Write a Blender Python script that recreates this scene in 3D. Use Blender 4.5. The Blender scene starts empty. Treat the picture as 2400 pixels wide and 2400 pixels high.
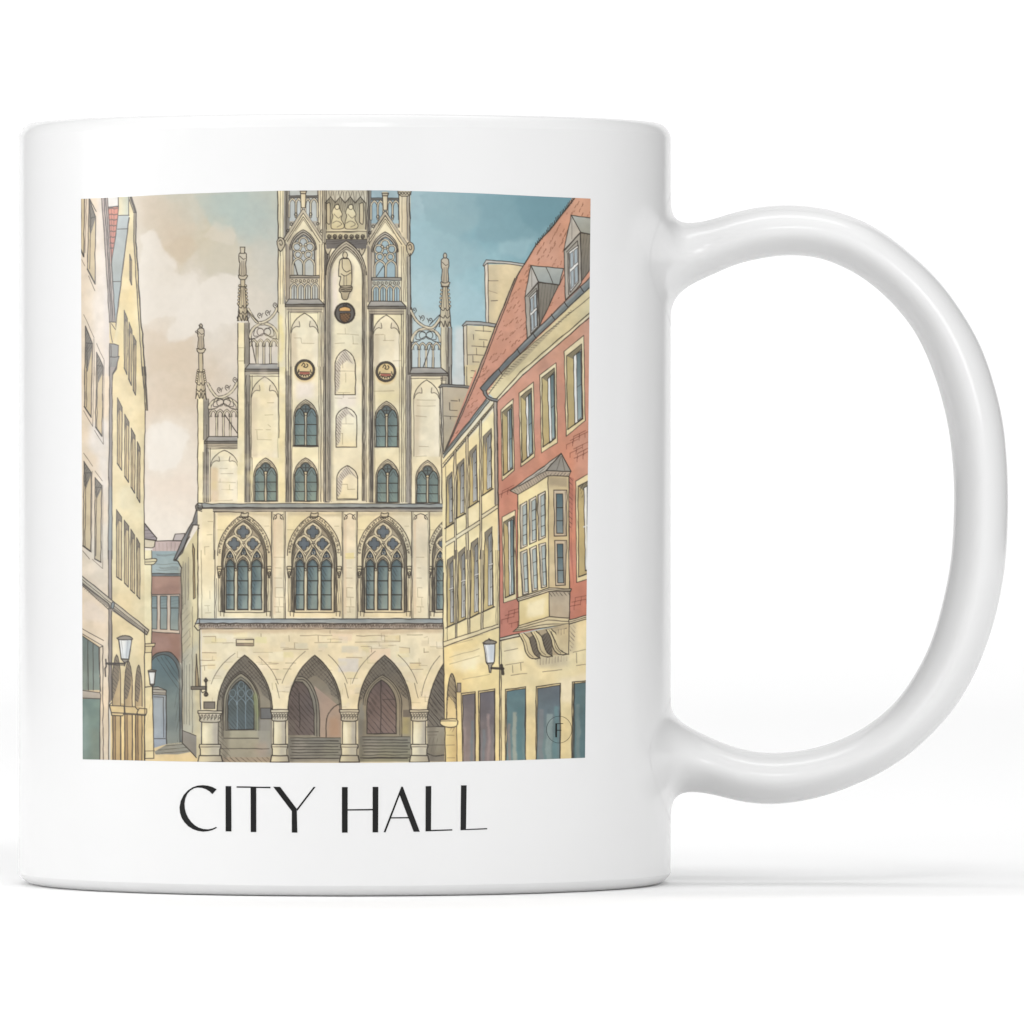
import bpy, bmesh, math
import numpy as np

# ------------------------------------------------------------------ camera, light, exposure
SC = bpy.context.scene
R = 0.041                       # outer radius of the mug in metres (82 mm across)
D = 31.0                        # camera distance in radii: a long lens, far away
FPX = 764.5 * math.sqrt(D * D - 1)      # focal length in sheet units (the photograph is 2400 wide)
CX, HZ = 807.5, 1073.0          # where the mug's axis and the eye level fall on the sheet
ZC = (2101.0 - HZ) * (D - 0.955) / FPX  # eye height in radii

cam_d = bpy.data.cameras.new('camera')
cam = bpy.data.objects.new('camera', cam_d)
SC.collection.objects.link(cam)
cam.location = (0, -D * R, ZC * R)
cam.rotation_euler = (math.pi / 2, 0, 0)
cam_d.sensor_width = 36.0
cam_d.lens = 36.0 * FPX / 2400
cam_d.shift_x = (1200 - CX) / 2400
cam_d.shift_y = -(1200 - HZ) / 2400
cam_d.clip_start = 0.05
cam_d.clip_end = 50
SC.camera = cam

world = bpy.data.worlds.new('World')
SC.world = world
world.use_nodes = True
wn = world.node_tree
bg = wn.nodes['Background']
# unseen surround shaped to shade the mug: bright in front and above, dark behind and below the paper sweep, darker on the right
def _ramp(sock, lo, hi, a, b):
    m = wn.nodes.new('ShaderNodeMapRange')
    m.interpolation_type = 'SMOOTHSTEP'
    for k, v in (('From Min', lo), ('From Max', hi), ('To Min', a), ('To Max', b)):
        m.inputs[k].default_value = v
    wn.links.new(sock, m.inputs['Value'])
    return m.outputs['Result']
def _times(p, q):
    m = wn.nodes.new('ShaderNodeMath')
    m.operation = 'MULTIPLY'
    wn.links.new(p, m.inputs[0])
    wn.links.new(q, m.inputs[1])
    return m.outputs['Value']
_tc = wn.nodes.new('ShaderNodeTexCoord')
_sx = wn.nodes.new('ShaderNodeSeparateXYZ')
wn.links.new(_tc.outputs['Generated'], _sx.inputs['Vector'])
WORLD = (0.68, 0.46)
_s = _ramp(_sx.outputs['X'], 0.20, 0.80, *WORLD)
_s = _times(_s, _ramp(_sx.outputs['Y'], 0.05, 0.55, 1.0, 0.15))
_s = _times(_s, _ramp(_sx.outputs['Z'], -0.25, 0.0, 0.10, 1.0))
wn.links.new(_s, bg.inputs['Strength'])
bg.inputs['Color'].default_value = (1.0, 1.0, 1.0, 1)

def area(name, loc, aim, sx, sy, watts, color=(1, 1, 1)):
    l = bpy.data.lights.new(name, 'AREA')
    l.shape = 'RECTANGLE'
    l.size, l.size_y, l.energy, l.color = sx, sy, watts, color
    o = bpy.data.objects.new(name, l)
    SC.collection.objects.link(o)
    o.location = loc
    d = [aim[i] - loc[i] for i in range(3)]
    import mathutils
    o.rotation_euler = mathutils.Vector(d).to_track_quat('-Z', 'Y').to_euler()
    return o

area('key_softbox', (-0.62, -0.22, 0.30), (0, 0, 0.05), 0.40, 0.40, 0.55)
area('side_softbox', (-0.75, -0.05, 0.22), (0, 0, 0.05), 0.36, 0.36, 2.40)
area('left_softbox', (-0.55, -0.70, 0.50), (0, 0, 0.05), 0.40, 0.40, 1.35)
area('right_fill', (0.60, -1.10, 0.60), (0.0, 0.0, 0.05), 0.70, 0.70, 2.4)  # unseen fill added to lift the mug's front right
area('right_low_fill', (0.85, -0.95, 0.50), (0.0, 0.0, 0.05), 0.60, 0.60, 5.6)  # another unseen fill, added further round to brighten the right flank
area('handle_highlight_fill', (0.12, -0.80, 0.85), (0.03, 0.0, 0.05), 0.22, 0.22, 1.3)  # unseen lamp added for the highlight along the handle's ridge
area('overhead_fill', (0.0, 0.40, 1.15), (0.0, 0.30, 0.0), 1.5, 1.2, 4.6)  # unseen lamp added to keep the floor white
area('backdrop_fill', (0.0, 0.75, 1.90), (0.0, 1.4, 0.5), 1.6, 0.4, 8.0)  # unseen lamp added to whiten the backdrop wall

SC.view_settings.view_transform = 'Standard'
SC.view_settings.look = 'None'
SC.view_settings.exposure = 0.0
SC.view_settings.gamma = 1.0
SC.view_settings.use_curve_mapping = False
SC.cycles.max_bounces = 10
SC.cycles.diffuse_bounces = 6
SC.cycles.use_denoising = True

# ------------------------------------------------------------------ materials
def material(name, color, rough=0.5, coat=0.0, spec=0.5):
    m = bpy.data.materials.new(name)
    m.use_nodes = True
    b = m.node_tree.nodes['Principled BSDF']
    b.inputs['Base Color'].default_value = (*color, 1)
    b.inputs['Roughness'].default_value = rough
    b.inputs['Specular IOR Level'].default_value = spec
    b.inputs['Coat Weight'].default_value = coat
    b.inputs['Coat Roughness'].default_value = 0.06
    return m

def add_noise(m, scale, amount, base):
    """a faint procedural unevenness in the colour"""
    nt = m.node_tree
    b = nt.nodes['Principled BSDF']
    tc = nt.nodes.new('ShaderNodeTexCoord')
    n = nt.nodes.new('ShaderNodeTexNoise')
    n.inputs['Scale'].default_value = scale
    n.inputs['Detail'].default_value = 4
    r = nt.nodes.new('ShaderNodeMapRange')
    r.inputs['To Min'].default_value = 1 - amount
    r.inputs['To Max'].default_value = 1 + amount
    mx = nt.nodes.new('ShaderNodeVectorMath')
    mx.operation = 'SCALE'
    mx.inputs[0].default_value = base
    nt.links.new(tc.outputs['Object'], n.inputs['Vector'])
    nt.links.new(n.outputs['Fac'], r.inputs['Value'])
    nt.links.new(r.outputs['Result'], mx.inputs['Scale'])
    nt.links.new(mx.outputs['Vector'], b.inputs['Base Color'])

M_GLAZE = material('white_glaze', (0.66, 0.66, 0.66), 0.18, 0.0, 0.30)
add_noise(M_GLAZE, 40.0, 0.006, (0.66, 0.66, 0.66))
M_BACK = material('white_paper', (0.86, 0.86, 0.86), 0.9, 0.0, 0.1)
add_noise(M_BACK, 3.0, 0.004, (0.86, 0.86, 0.86))
M_INK = material('black_print', (0.010, 0.010, 0.010), 0.4, 0.0, 0.15)

def mesh_object(name, verts, faces, mat, parent=None, smooth=True):
    me = bpy.data.meshes.new(name)
    me.from_pydata([tuple(map(float, v)) for v in verts], [], faces)
    me.materials.append(mat)
    if smooth:
        me.polygons.foreach_set('use_smooth', [True] * len(me.polygons))
    me.update()
    o = bpy.data.objects.new(name, me)
    SC.collection.objects.link(o)
    if parent is not None:
        o.parent = parent
    return o

# ------------------------------------------------------------------ the setting: one seamless white sheet
def seamless():
    ys = list(np.linspace(-0.8, 0.9, 18))
    prof = [(y, 0.0) for y in ys]
    rr = 0.5
    for a in np.linspace(0, math.pi / 2, 24)[1:]:
        prof.append((0.9 + rr * math.sin(a), rr - rr * math.cos(a)))
    for z in np.linspace(rr, 1.3, 6)[1:]:
        prof.append((0.9 + rr, z))
    xs = np.linspace(-0.56, 0.56, 8)
    v = [(x, y, z) for (y, z) in prof for x in xs]
    n = len(xs)
    f = [(i * n + j, i * n + j + 1, (i + 1) * n + j + 1, (i + 1) * n + j) for i in range(len(prof) - 1) for j in range(n - 1)]
    o = mesh_object('backdrop', v, f, M_BACK)
    o['kind'] = 'structure'
seamless()

# ------------------------------------------------------------------ the mug
mug = bpy.data.objects.new('mug', None)
SC.collection.objects.link(mug)
mug.empty_display_size = 0.02
mug['label'] = 'glossy white ceramic mug printed with a town square picture above CITY HALL'
mug['category'] = 'mug'

def z_of(Y, dep):               # sheet height -> height in radii, at depth dep (radii from the lens)
    return ZC - (Y - HZ) * dep / FPX

Z_TOP = z_of(267, D - 0.965)
Z_RIM = z_of(297, D - 1)        # where the rounding of the rim starts
Z_BOT = z_of(2076, D - 1)       # where the rounding of the base starts

def body():
    p = []                      # profile (radius, height) from the centre of the base outwards and up, over the rim and down inside
    p += [(0.0, 0.045), (0.60, 0.045), (0.80, 0.04), (0.84, 0.025), (0.862, 0.004), (0.875, 0.0), (0.90, 0.0)]
    r0, a0 = 0.045, math.radians(24)
    # base rounding: a soft quarter that meets the wall at a faint crease
    for t in np.linspace(0.10, 1, 13):
        a = t * (math.pi / 2 - a0)
        p.append((0.945 + (1 - 0.945) * math.sin(a) / math.cos(a0), Z_BOT * (1 - (math.cos(a) - math.sin(a0)) / (1 - math.sin(a0)))))
    for t in np.linspace(0, 1, 60)[1:]:
        p.append((1.0, Z_BOT + (Z_RIM - Z_BOT) * t))
    # rim: outer rounding, then the smooth inner lip
    a1 = math.radians(26)
    for t in np.linspace(0, 1, 16)[1:]:
        a = a1 + t * (math.pi / 2 - a1)
        p.append((0.962 + 0.038 * math.cos(a) / math.cos(a1), Z_RIM + (Z_TOP - Z_RIM) * (math.sin(a) - math.sin(a1)) / (1 - math.sin(a1))))
    for t in np.linspace(0, 1, 12)[1:]:
        a = t * math.pi / 2
        p.append((0.962 - 0.040 * math.sin(a), Z_TOP - 0.045 * (1 - math.cos(a))))
    for t in np.linspace(0, 1, 20)[1:]:
        p.append((0.922, Z_TOP - 0.045 - t * (Z_TOP - 0.045 - 0.16)))
    for t in np.linspace(0, 1, 8)[1:]:
        a = t * math.pi / 2
        p.append((0.842 + 0.08 * math.cos(a), 0.16 - 0.08 * math.sin(a)))
    p.append((0.0, 0.08))
    N = 256
    v, f = [], []
    for (r, z) in p:
        if r == 0.0:
            v.append((0, 0, z * R)); continue
        for k in range(N):
            t = 2 * math.pi * k / N
            v.append((r * R * math.sin(t), -r * R * math.cos(t), z * R))
    idx, i = [], 0
    for (r, z) in p:
        idx.append(i); i += 1 if r == 0.0 else N
    for j in range(len(p) - 1):
        a, b = idx[j], idx[j + 1]
        for k in range(N):
            k2 = (k + 1) % N
            if p[j][0] == 0.0:
                f.append((a, b + k2, b + k))
            elif p[j + 1][0] == 0.0:
                f.append((a + k, a + k2, b))
            else:
                f.append((a + k, a + k2, b + k2, b + k))
    o = mesh_object('body', v, f, M_GLAZE, mug)
    # keep the two faint creases
    me = o.data
    crease = []
    for e in me.edges:
        za, zb = me.vertices[e.vertices[0]].co, me.vertices[e.vertices[1]].co
        ra, rb = math.hypot(za.x, za.y), math.hypot(zb.x, zb.y)
        s = abs(za.z - zb.z) < 1e-6 and abs(ra - R) < 1e-5 and abs(rb - R) < 1e-5 and (abs(za.z - Z_RIM * R) < 1e-5 or abs(za.z - Z_BOT * R) < 1e-5)
        crease.append(bool(s))
    at = me.attributes.get('sharp_edge') or me.attributes.new('sharp_edge', 'BOOLEAN', 'EDGE')
    at.data.foreach_set('value', crease)
    return o
body()

# handle: outer and inner outline of the loop (sheet units, in the plane of the handle)
OUT = [(1685, 509), (1727, 496.5), (1784, 485), (1847, 481), (1926, 488), (1983, 503), (2040, 527), (2085, 556), (2126, 588), (2188, 645),
       (2239, 709), (2291, 795), (2325, 884), (2349, 980), (2360, 1080), (2363, 1190), (2357, 1310), (2341, 1410), (2316, 1500),
       (2280, 1588), (2228, 1671), (2150, 1752), (2073, 1806), (1995, 1843), (1918, 1869), (1830, 1884), (1752, 1881), (1690, 1867)]
INN = [(1644, 655), (1727, 619), (1801, 602.5), (1858, 598), (1926, 606), (1995, 635), (2051, 673), (2108, 729), (2154, 795), (2194, 890),
       (2222, 998), (2234, 1100), (2236, 1190), (2229, 1310), (2210, 1410), (2184, 1500), (2150, 1572), (2099, 1645), (2037, 1698),
       (1969, 1734), (1892, 1757), (1814, 1765), (1752, 1759), (1690, 1740), (1640, 1717)]

def resample(pts, n):
    p = np.array(pts, float)
    d = np.r_[0, np.cumsum(np.hypot(*np.diff(p, axis=0).T))]
    # Catmull-Rom through the points, then even spacing
    P = np.vstack([2 * p[0] - p[1], p, 2 * p[-1] - p[-2]])
    o = []
    for i in range(1, len(P) - 2):
        for t in np.linspace(0, 1, 20, endpoint=False):
            a, b, c, e = P[i - 1], P[i], P[i + 1], P[i + 2]
            o.append(0.5 * (2 * b + (c - a) * t + (2 * a - 5 * b + 4 * c - e) * t * t + (3 * b - a - 3 * c + e) * t ** 3))
    o.append(p[-1])
    o = np.array(o)
    d = np.r_[0, np.cumsum(np.hypot(*np.diff(o, axis=0).T))]
    s = np.linspace(0, d[-1], n)
    q = np.c_[np.interp(s, d, o[:, 0]), np.interp(s, d, o[:, 1])]
    for _ in range(3):
        q[1:-1] = 0.25 * q[:-2] + 0.5 * q[1:-1] + 0.25 * q[2:]
    return q

def plane(q):                   # sheet -> (x, z) in radii in the plane y = 0
    return np.c_[(q[:, 0] - CX) * D / FPX, ZC - (q[:, 1] - HZ) * D / FPX]

def handle():
    n, K = 150, 48
    o, i = plane(resample(OUT, n)), plane(resample(INN, n))
    wy = 0.140                  # half width of the strap
    ring = []
    ph = np.linspace(0, 2 * math.pi, K, endpoint=False)
    def sup(c, e):
        return np.sign(c) * np.abs(c) ** e
    ca, sa = sup(np.cos(ph), 1.28), sup(np.sin(ph), 1.12)
    for k in range(n):
        c, h = (o[k] + i[k]) / 2, (o[k] - i[k]) / 2
        ring.append(np.c_[c[0] + h[0] * sa, wy * ca, c[1] + h[1] * sa])
    ring = np.array(ring)
    def root(first, nxt, top):
        # each point of the end ring runs on along the strap, then bends out onto the wall of the body
        tdir = first - nxt
        tdir /= np.linalg.norm(tdir, axis=1)[:, None]
        lean = tdir.copy(); lean[:, 0] = -np.abs(lean[:, 0])
        rows = []
        P1, P2 = [], []
        for k in range(K):
            y = first[k, 1]
            xw = math.sqrt(max(1e-6, 1 - y * y))
            t = (first[k, 0] - xw) / max(0.3, -lean[k, 0])
            p1 = first[k] + lean[k] * t
            s_out = sa[k]       # +1 on the outer side of the loop, -1 on the inner side
            if top:
                dz = 0.122 if s_out > 0 else 0.100
            else:
                dz = 0.122 if s_out > 0 else 0.066
            sgn = 1 if top else -1
            dth = 0.25 * ca[k]
            th = math.asin(y) + dth
            z2 = p1[2] + sgn * dz * s_out
            # the bend's corner lies in the wall's tangent plane, so the root runs out smoothly
            P1.append((math.cos(th) * 1.0004 + math.sin(th) * dth, math.sin(th) * 1.0004 - math.cos(th) * dth, p1[2]))
            P2.append((math.cos(th) * 1.0004, math.sin(th) * 1.0004, z2))
        P1, P2 = np.array(P1), np.array(P2)
        for t in np.linspace(0, 1, 22)[1:]:
            rows.append((1 - t) ** 3 * first + 3 * t * (1 - t) ** 2 * P1 + 3 * t * t * (1 - t) * (0.6 * P1 + 0.4 * P2) + t ** 3 * P2)
        return rows
    a = root(ring[0], ring[1], True)
    b = root(ring[-1], ring[-2], False)
    allr = [*a[::-1], *ring, *b]
    v = np.vstack(allr) * R
    f = []
    for j in range(len(allr) - 1):
        for k in range(K):
            k2 = (k + 1) % K
            f.append((j * K + k, (j + 1) * K + k, (j + 1) * K + k2, j * K + k2))
    return mesh_object('handle', v, f, M_GLAZE, mug)
h_ob = handle()
_bm = bmesh.new(); _bm.from_mesh(h_ob.data); bmesh.ops.recalc_face_normals(_bm, faces=_bm.faces); _bm.to_mesh(h_ob.data); _bm.free()
# the roots' last rings take the wall's own normals, so body and handle shade as one glazed piece
_me = h_ob.data
_nv = np.zeros(len(_me.vertices) * 3)
_me.vertices.foreach_get('normal', _nv)
_nv = _nv.reshape(-1, 3)
_co = np.zeros(len(_me.vertices) * 3)
_me.vertices.foreach_get('co', _co)
_co = _co.reshape(-1, 3)
for _sl in (slice(0, 48), slice(-48, None)):
    _w = _co[_sl].copy()
    _w[:, 2] = 0
    _nv[_sl] = _w / np.linalg.norm(_w, axis=1)[:, None]
_me.normals_split_custom_set_from_vertices([tuple(v) for v in _nv])

# sheet -> wall of the body
def unwrap(X, Y):
    k = (np.asarray(X, float) - CX) / FPX
    th = np.arcsin(np.clip(k * D / np.sqrt(1 + k * k), -1, 1)) - np.arctan(k)
    z = ZC - (np.asarray(Y, float) - HZ) * (D - np.cos(th)) / FPX
    return th, z

def on_wall(X, Y, lift):
    th, z = unwrap(X, Y)
    r = (1 + lift) * R
    return np.stack([r * np.sin(th), -r * np.cos(th), z * R], -1)

LIFT = 0.0008                   # the transfer print stands a few hundredths of a millimetre proud of the glaze

# ------------------------------------------------------------------ the picture's paint: a small watercolour-and-ink painter
# The picture is painted on a flat sheet (washes, then ink) and then carried by the transfer as the print's own colours.
PAINT_GAIN = 0.70
X0, Y0, W_, H_ = 180, 435, 1220, 1365
CV = np.ones((H_, W_, 3))
RS = np.random.RandomState(7)
FR = {'A': (180, 430, 4.2925), 'B': (540, 430, 4.2), 'C': (960, 430, 4.293), 'D': (180, 860, 4.2925), 'E': (540, 860, 4.2),
      'F': (960, 860, 4.293), 'G': (180, 1290, 3.788), 'H': (540, 1290, 3.789), 'I': (960, 1290, 3.788), 'P': (0, 0, 1.0),
      'W': (640, 1190, 7.155), 'T': (640, 430, 7.155)}
_f = ['P']
TONE = [1.0]                    # pigment gain, raised to offset the shade on the mug's right side
INK = (58, 52, 47)
SOFTINK = (122, 106, 86)

def fr(k):
    _f[0] = k

def T(pts):
    o = []
    for p in pts:
        a, b, s = FR[p[2] if len(p) > 2 else _f[0]]
        o.append((a + p[0] / s - X0, b + p[1] / s - Y0))
    return np.array(o, float)

def fbm(cell, octaves=4, seed=0):
    rs = np.random.RandomState(seed)
    out, amp, tot = np.zeros((H_, W_)), 1.0, 0.0
    for _ in range(octaves):
        gh, gw = int(H_ / cell) + 3, int(W_ / cell) + 3
        g = rs.rand(gh, gw) * 2 - 1
        y, x = np.arange(H_) / cell, np.arange(W_) / cell
        yi, xi = y.astype(int), x.astype(int)
        fy, fx = y - yi, x - xi
        fy, fx = (fy * fy * (3 - 2 * fy))[:, None], (fx * fx * (3 - 2 * fx))[None]
        a = g[yi][:, xi] * (1 - fx) + g[yi][:, xi + 1] * fx
        b = g[yi + 1][:, xi] * (1 - fx) + g[yi + 1][:, xi + 1] * fx
        out += amp * (a * (1 - fy) + b * fy)
        tot += amp
        amp *= 0.5
        cell = max(2.0, cell / 2)
    return out / tot
N1, N2, N3, N4 = fbm(60, 5, 1), fbm(28, 4, 2), fbm(110, 4, 3), fbm(12, 3, 4)
WX, WY = fbm(40, 4, 5), fbm(40, 4, 6)

def box(a, pad):
    x0, y0 = np.floor(a.min(0)).astype(int) - pad
    x1, y1 = np.ceil(a.max(0)).astype(int) + pad + 1
    return max(0, x0), max(0, y0), min(W_, x1), min(H_, y1)

def cover(a, pad=0, ss=2):
    """anti-aliased coverage of polygon a"""
    x0, y0, x1, y1 = box(a, pad)
    if x1 <= x0 or y1 <= y0:
        return None, None
    m = np.zeros((y1 - y0, x1 - x0))
    A, B = a, np.roll(a, -1, 0)
    for sy in range(ss):
        ys = np.arange(y0, y1) + (sy + 0.5) / ss
        for sx in range(ss):
            xs = np.arange(x0, x1) + (sx + 0.5) / ss
            ins = np.zeros(m.shape, bool)
            for p, q in zip(A, B):
                if p[1] == q[1]:
                    continue
                c = (ys >= min(p[1], q[1])) & (ys < max(p[1], q[1]))
                if not c.any():
                    continue
                xc = p[0] + (ys[c] - p[1]) * (q[0] - p[0]) / (q[1] - p[1])
                ins[c] ^= xs[None] < xc[:, None]
            m += ins
    return (slice(y0, y1), slice(x0, x1)), m / (ss * ss)

def blur(m, r):
    if r < 0.6:
        return m
    k = max(1, int(round(r * 0.6)))
    for _ in range(3):
        for ax in (0, 1):
            pad = [(0, 0), (0, 0)]
            pad[ax] = (k + 1, k)
            c = np.cumsum(np.pad(m, pad), ax)
            n = m.shape[ax]
            m = (np.take(c, range(2 * k + 1, 2 * k + 1 + n), ax) - np.take(c, range(0, n), ax)) / (2 * k + 1)
    return m

def put(sl, m, col, a=1.0):
    if sl is None:
        return
    k = (m * a)[..., None]
    CV[sl] = CV[sl] * (1 - k) + np.asarray(col) * k

def rgb(c):
    return np.clip(np.array(c, float) / 255 * TONE[0], 0, 1)

def fill(pts, col, col2=None, d='v', a=1.0, var=0.05):
    """a flat or graded wash with the unevenness of watercolour"""
    p = T(pts)
    sl, m = cover(p)
    if sl is None:
        return
    c = np.broadcast_to(rgb(col), m.shape + (3,)).copy()
    if col2 is not None:
        n = m.shape[0] if d == 'v' else m.shape[1]
        t = np.linspace(0, 1, n)
        t = t[:, None] if d == 'v' else t[None]
        t = np.clip(t + 0.10 * N2[sl], 0, 1)[..., None]
        c = c * (1 - t) + rgb(col2) * t
    n = (N1[sl] * 0.6 + N2[sl] * 0.4) * var * 2
    c *= (1 + n)[..., None]
    w = N3[sl] * var * 0.8
    c[..., 0] *= 1 + w
    c[..., 2] *= 1 - w * 1.4
    put(sl, m, np.clip(c, 0, 1), a)

def wash(pts, col, a=0.5, r=5, warp=4):
    """a soft-edged patch of thin paint"""
    p = T(pts)
    sl, m = cover(p, int(r * 2.5 + warp * 2) + 2, 1)
    if sl is None:
        return
    m = blur(m, r)
    if warp:
        h, w = m.shape
        yy, xx = np.mgrid[0:h, 0:w]
        yy = np.clip(yy + (WY[sl] * warp * 2).astype(int), 0, h - 1)
        xx = np.clip(xx + (WX[sl] * warp * 2).astype(int), 0, w - 1)
        m = m[yy, xx]
    m = m * (1 + 0.35 * N2[sl])
    put(sl, np.clip(m, 0, 1), rgb(col), a)

def seg(p, q, w, a, c):
    x0, y0, x1, y1 = box(np.array([p, q]), int(w / 2 + 2))
    if x1 <= x0 or y1 <= y0:
        return
    yy, xx = np.mgrid[y0:y1, x0:x1] + 0.5
    d = q - p
    L = max(1e-6, d @ d)
    t = np.clip(((xx - p[0]) * d[0] + (yy - p[1]) * d[1]) / L, 0, 1)
    r = np.hypot(xx - p[0] - t * d[0], yy - p[1] - t * d[1])
    return (slice(y0, y1), slice(x0, x1)), np.clip(w / 2 + 0.5 - r, 0, 1)

def ink(pts, w=1.9, a=0.92, c=INK, jit=0.45, closed=False):
    """one pen stroke: slightly uneven in place and weight"""
    stroke(T(pts), w * 1.05, a, c, jit, closed)

def stroke(p, w, a, c, jit, closed):
    if closed:
        p = np.vstack([p, p[:1]])
    q = [p[0]]
    for i in range(len(p) - 1):
        n = max(1, int(np.hypot(*(p[i + 1] - p[i])) / 16))
        for t in range(1, n + 1):
            v = p[i] + (p[i + 1] - p[i]) * t / n
            q.append(v + (RS.randn(2) * jit if t < n else RS.randn(2) * jit * 0.3))
    q = np.array(q)
    x0, y0, x1, y1 = box(q, int(w + 3))
    if x1 <= x0 or y1 <= y0:
        return
    M = np.zeros((y1 - y0, x1 - x0))
    for i in range(len(q) - 1):
        s = seg(q[i], q[i + 1], w * (0.85 + 0.3 * RS.rand()), 1, c)
        if s is None:
            continue
        (sy, sx), m = s
        v = M[sy.start - y0:sy.stop - y0, sx.start - x0:sx.stop - x0]
        np.maximum(v, m * (0.86 + 0.14 * RS.rand()), out=v)
    put((slice(y0, y1), slice(x0, x1)), M, rgb(c), a)

def bar(pts, w=5, col=(226, 214, 186), e=1.3):
    """a stone rib: pale band with an ink line on each side"""
    p = T(pts)
    st = RS.get_state()
    stroke(p, w + 2 * e, 0.85, INK, 0.25, False)
    stroke(p, w, 1.0, col, 0.25, False)

def hatch(pts, ang=60, gap=6, w=1.3, a=0.6, c=INK, wob=1.0):
    p = T(pts)
    sl, m = cover(p)
    if sl is None:
        return
    yy, xx = np.mgrid[sl[0], sl[1]]
    t = math.radians(ang)
    u = xx * math.sin(t) + yy * math.cos(t) + wob * 2.0 * N2[sl]
    k = np.abs((u / gap) % 1 - 0.5) * gap
    s = np.clip(w / 2 + 0.5 - k, 0, 1) * np.clip(0.75 + 0.6 * N4[sl] * 2, 0.25, 1)
    put(sl, m * s, rgb(c), a)

def poly(pts, col, col2=None, d='v', w=1.9, var=0.05, a=1.0):
    fill(pts, col, col2, d, a, var)
    ink(pts, w, closed=True)

def rect(x0, y0, x1, y1):
    return [(x0, y0), (x1, y0), (x1, y1), (x0, y1)]

def curve(pts, n=8):
    fs = [p[2] if len(p) > 2 else _f[0] for p in pts]
    p = np.array([q[:2] for q in pts], float)
    P = np.vstack([2 * p[0] - p[1], p, 2 * p[-1] - p[-2]])
    o = []
    for i in range(1, len(P) - 2):
        for t in np.linspace(0, 1, n, endpoint=False):
            A, B, C_, E = P[i - 1:i + 3]
            o.append(tuple(0.5 * (2 * B + (C_ - A) * t + (2 * A - 5 * B + 4 * C_ - E) * t * t + (3 * B - A - 3 * C_ + E) * t ** 3)))
    o.append(tuple(p[-1]))
    return o

def arch(xl, xr, yb, ys, yt, m=62, n=10):
    """pointed arch outline: up the left jamb, over the point, down the right jamb"""
    h, c, s = (xr - xl) / 2, math.cos(math.radians(m)), math.sin(math.radians(m))
    L = [(xl + h * (1 - math.cos(math.radians(m * t))) / (1 - c), ys - (ys - yt) * math.sin(math.radians(m * t)) / s) for t in np.linspace(0, 1, n)]
    Rr = [(xl + xr - x, y) for x, y in L[::-1]]
    o = L + Rr[1:]
    if yb is not None:
        o = [(xl, yb)] + o + [(xr, yb)]
    return o

def oval(cx, cy, rx, ry=None, n=24, a0=0, a1=360):
    ry = rx if ry is None else ry
    t = np.radians(np.linspace(a0, a1, n))
    return [(cx + rx * math.cos(v), cy + ry * math.sin(v)) for v in t]

def sample_canvas(X, Y):
    x, y = np.clip(X - X0 - 0.5, 0, W_ - 1.001), np.clip(Y - Y0 - 0.5, 0, H_ - 1.001)
    xi, yi = x.astype(int), y.astype(int)
    fx, fy = (x - xi)[..., None], (y - yi)[..., None]
    a = CV[yi, xi] * (1 - fx) + CV[yi, xi + 1] * fx
    b = CV[yi + 1, xi] * (1 - fx) + CV[yi + 1, xi + 1] * fx
    return a * (1 - fy) + b * fy

# ---- sky
SKY = [(200, 470, 220, 205, 185), (330, 470, 216, 203, 184), (450, 480, 206, 202, 186), (530, 455, 190, 196, 186), (560, 500, 184, 195, 188), (610, 510, 182, 194, 188), (640, 480, 196, 198, 184),
       (480, 560, 208, 196, 172), (400, 560, 214, 198, 176), (345, 600, 222, 212, 196), (440, 700, 228, 219, 206), (600, 700, 222, 213, 198), (520, 740, 231, 223, 211), (560, 600, 212, 203, 184),
       (620, 610, 208, 203, 190), (400, 850, 221, 205, 183), (450, 920, 216, 198, 175), (560, 830, 227, 215, 199), (400, 1040, 236, 226, 211), (420, 1150, 237, 224, 208), (400, 1230, 239, 229, 215), (360, 950, 222, 205, 184),
       (350, 780, 226, 214, 198), (500, 960, 218, 203, 184), (600, 900, 214, 206, 194), (700, 520, 188, 194, 190), (740, 640, 190, 192, 188), (880, 500, 150, 180, 188), (900, 640, 160, 182, 190),
       (985, 470, 160, 184, 190), (1030, 500, 148, 177, 182), (1100, 480, 134, 166, 174), (1180, 480, 122, 158, 167), (1290, 480, 108, 147, 157), (1200, 560, 128, 165, 174), (1130, 560, 128, 165, 174), (1060, 540, 140, 172, 178),
       (1000, 560, 158, 189, 196), (1150, 640, 152, 186, 193), (1240, 600, 138, 172, 180), (1000, 700, 166, 193, 200), (1100, 720, 160, 190, 197), (1040, 800, 170, 194, 199), (985, 690, 172, 196, 199), (980, 760, 190, 200, 198),
       (1100, 850, 172, 192, 198), (1065, 900, 201, 204, 200), (1000, 850, 190, 198, 198), (1160, 780, 158, 188, 196)]
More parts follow.
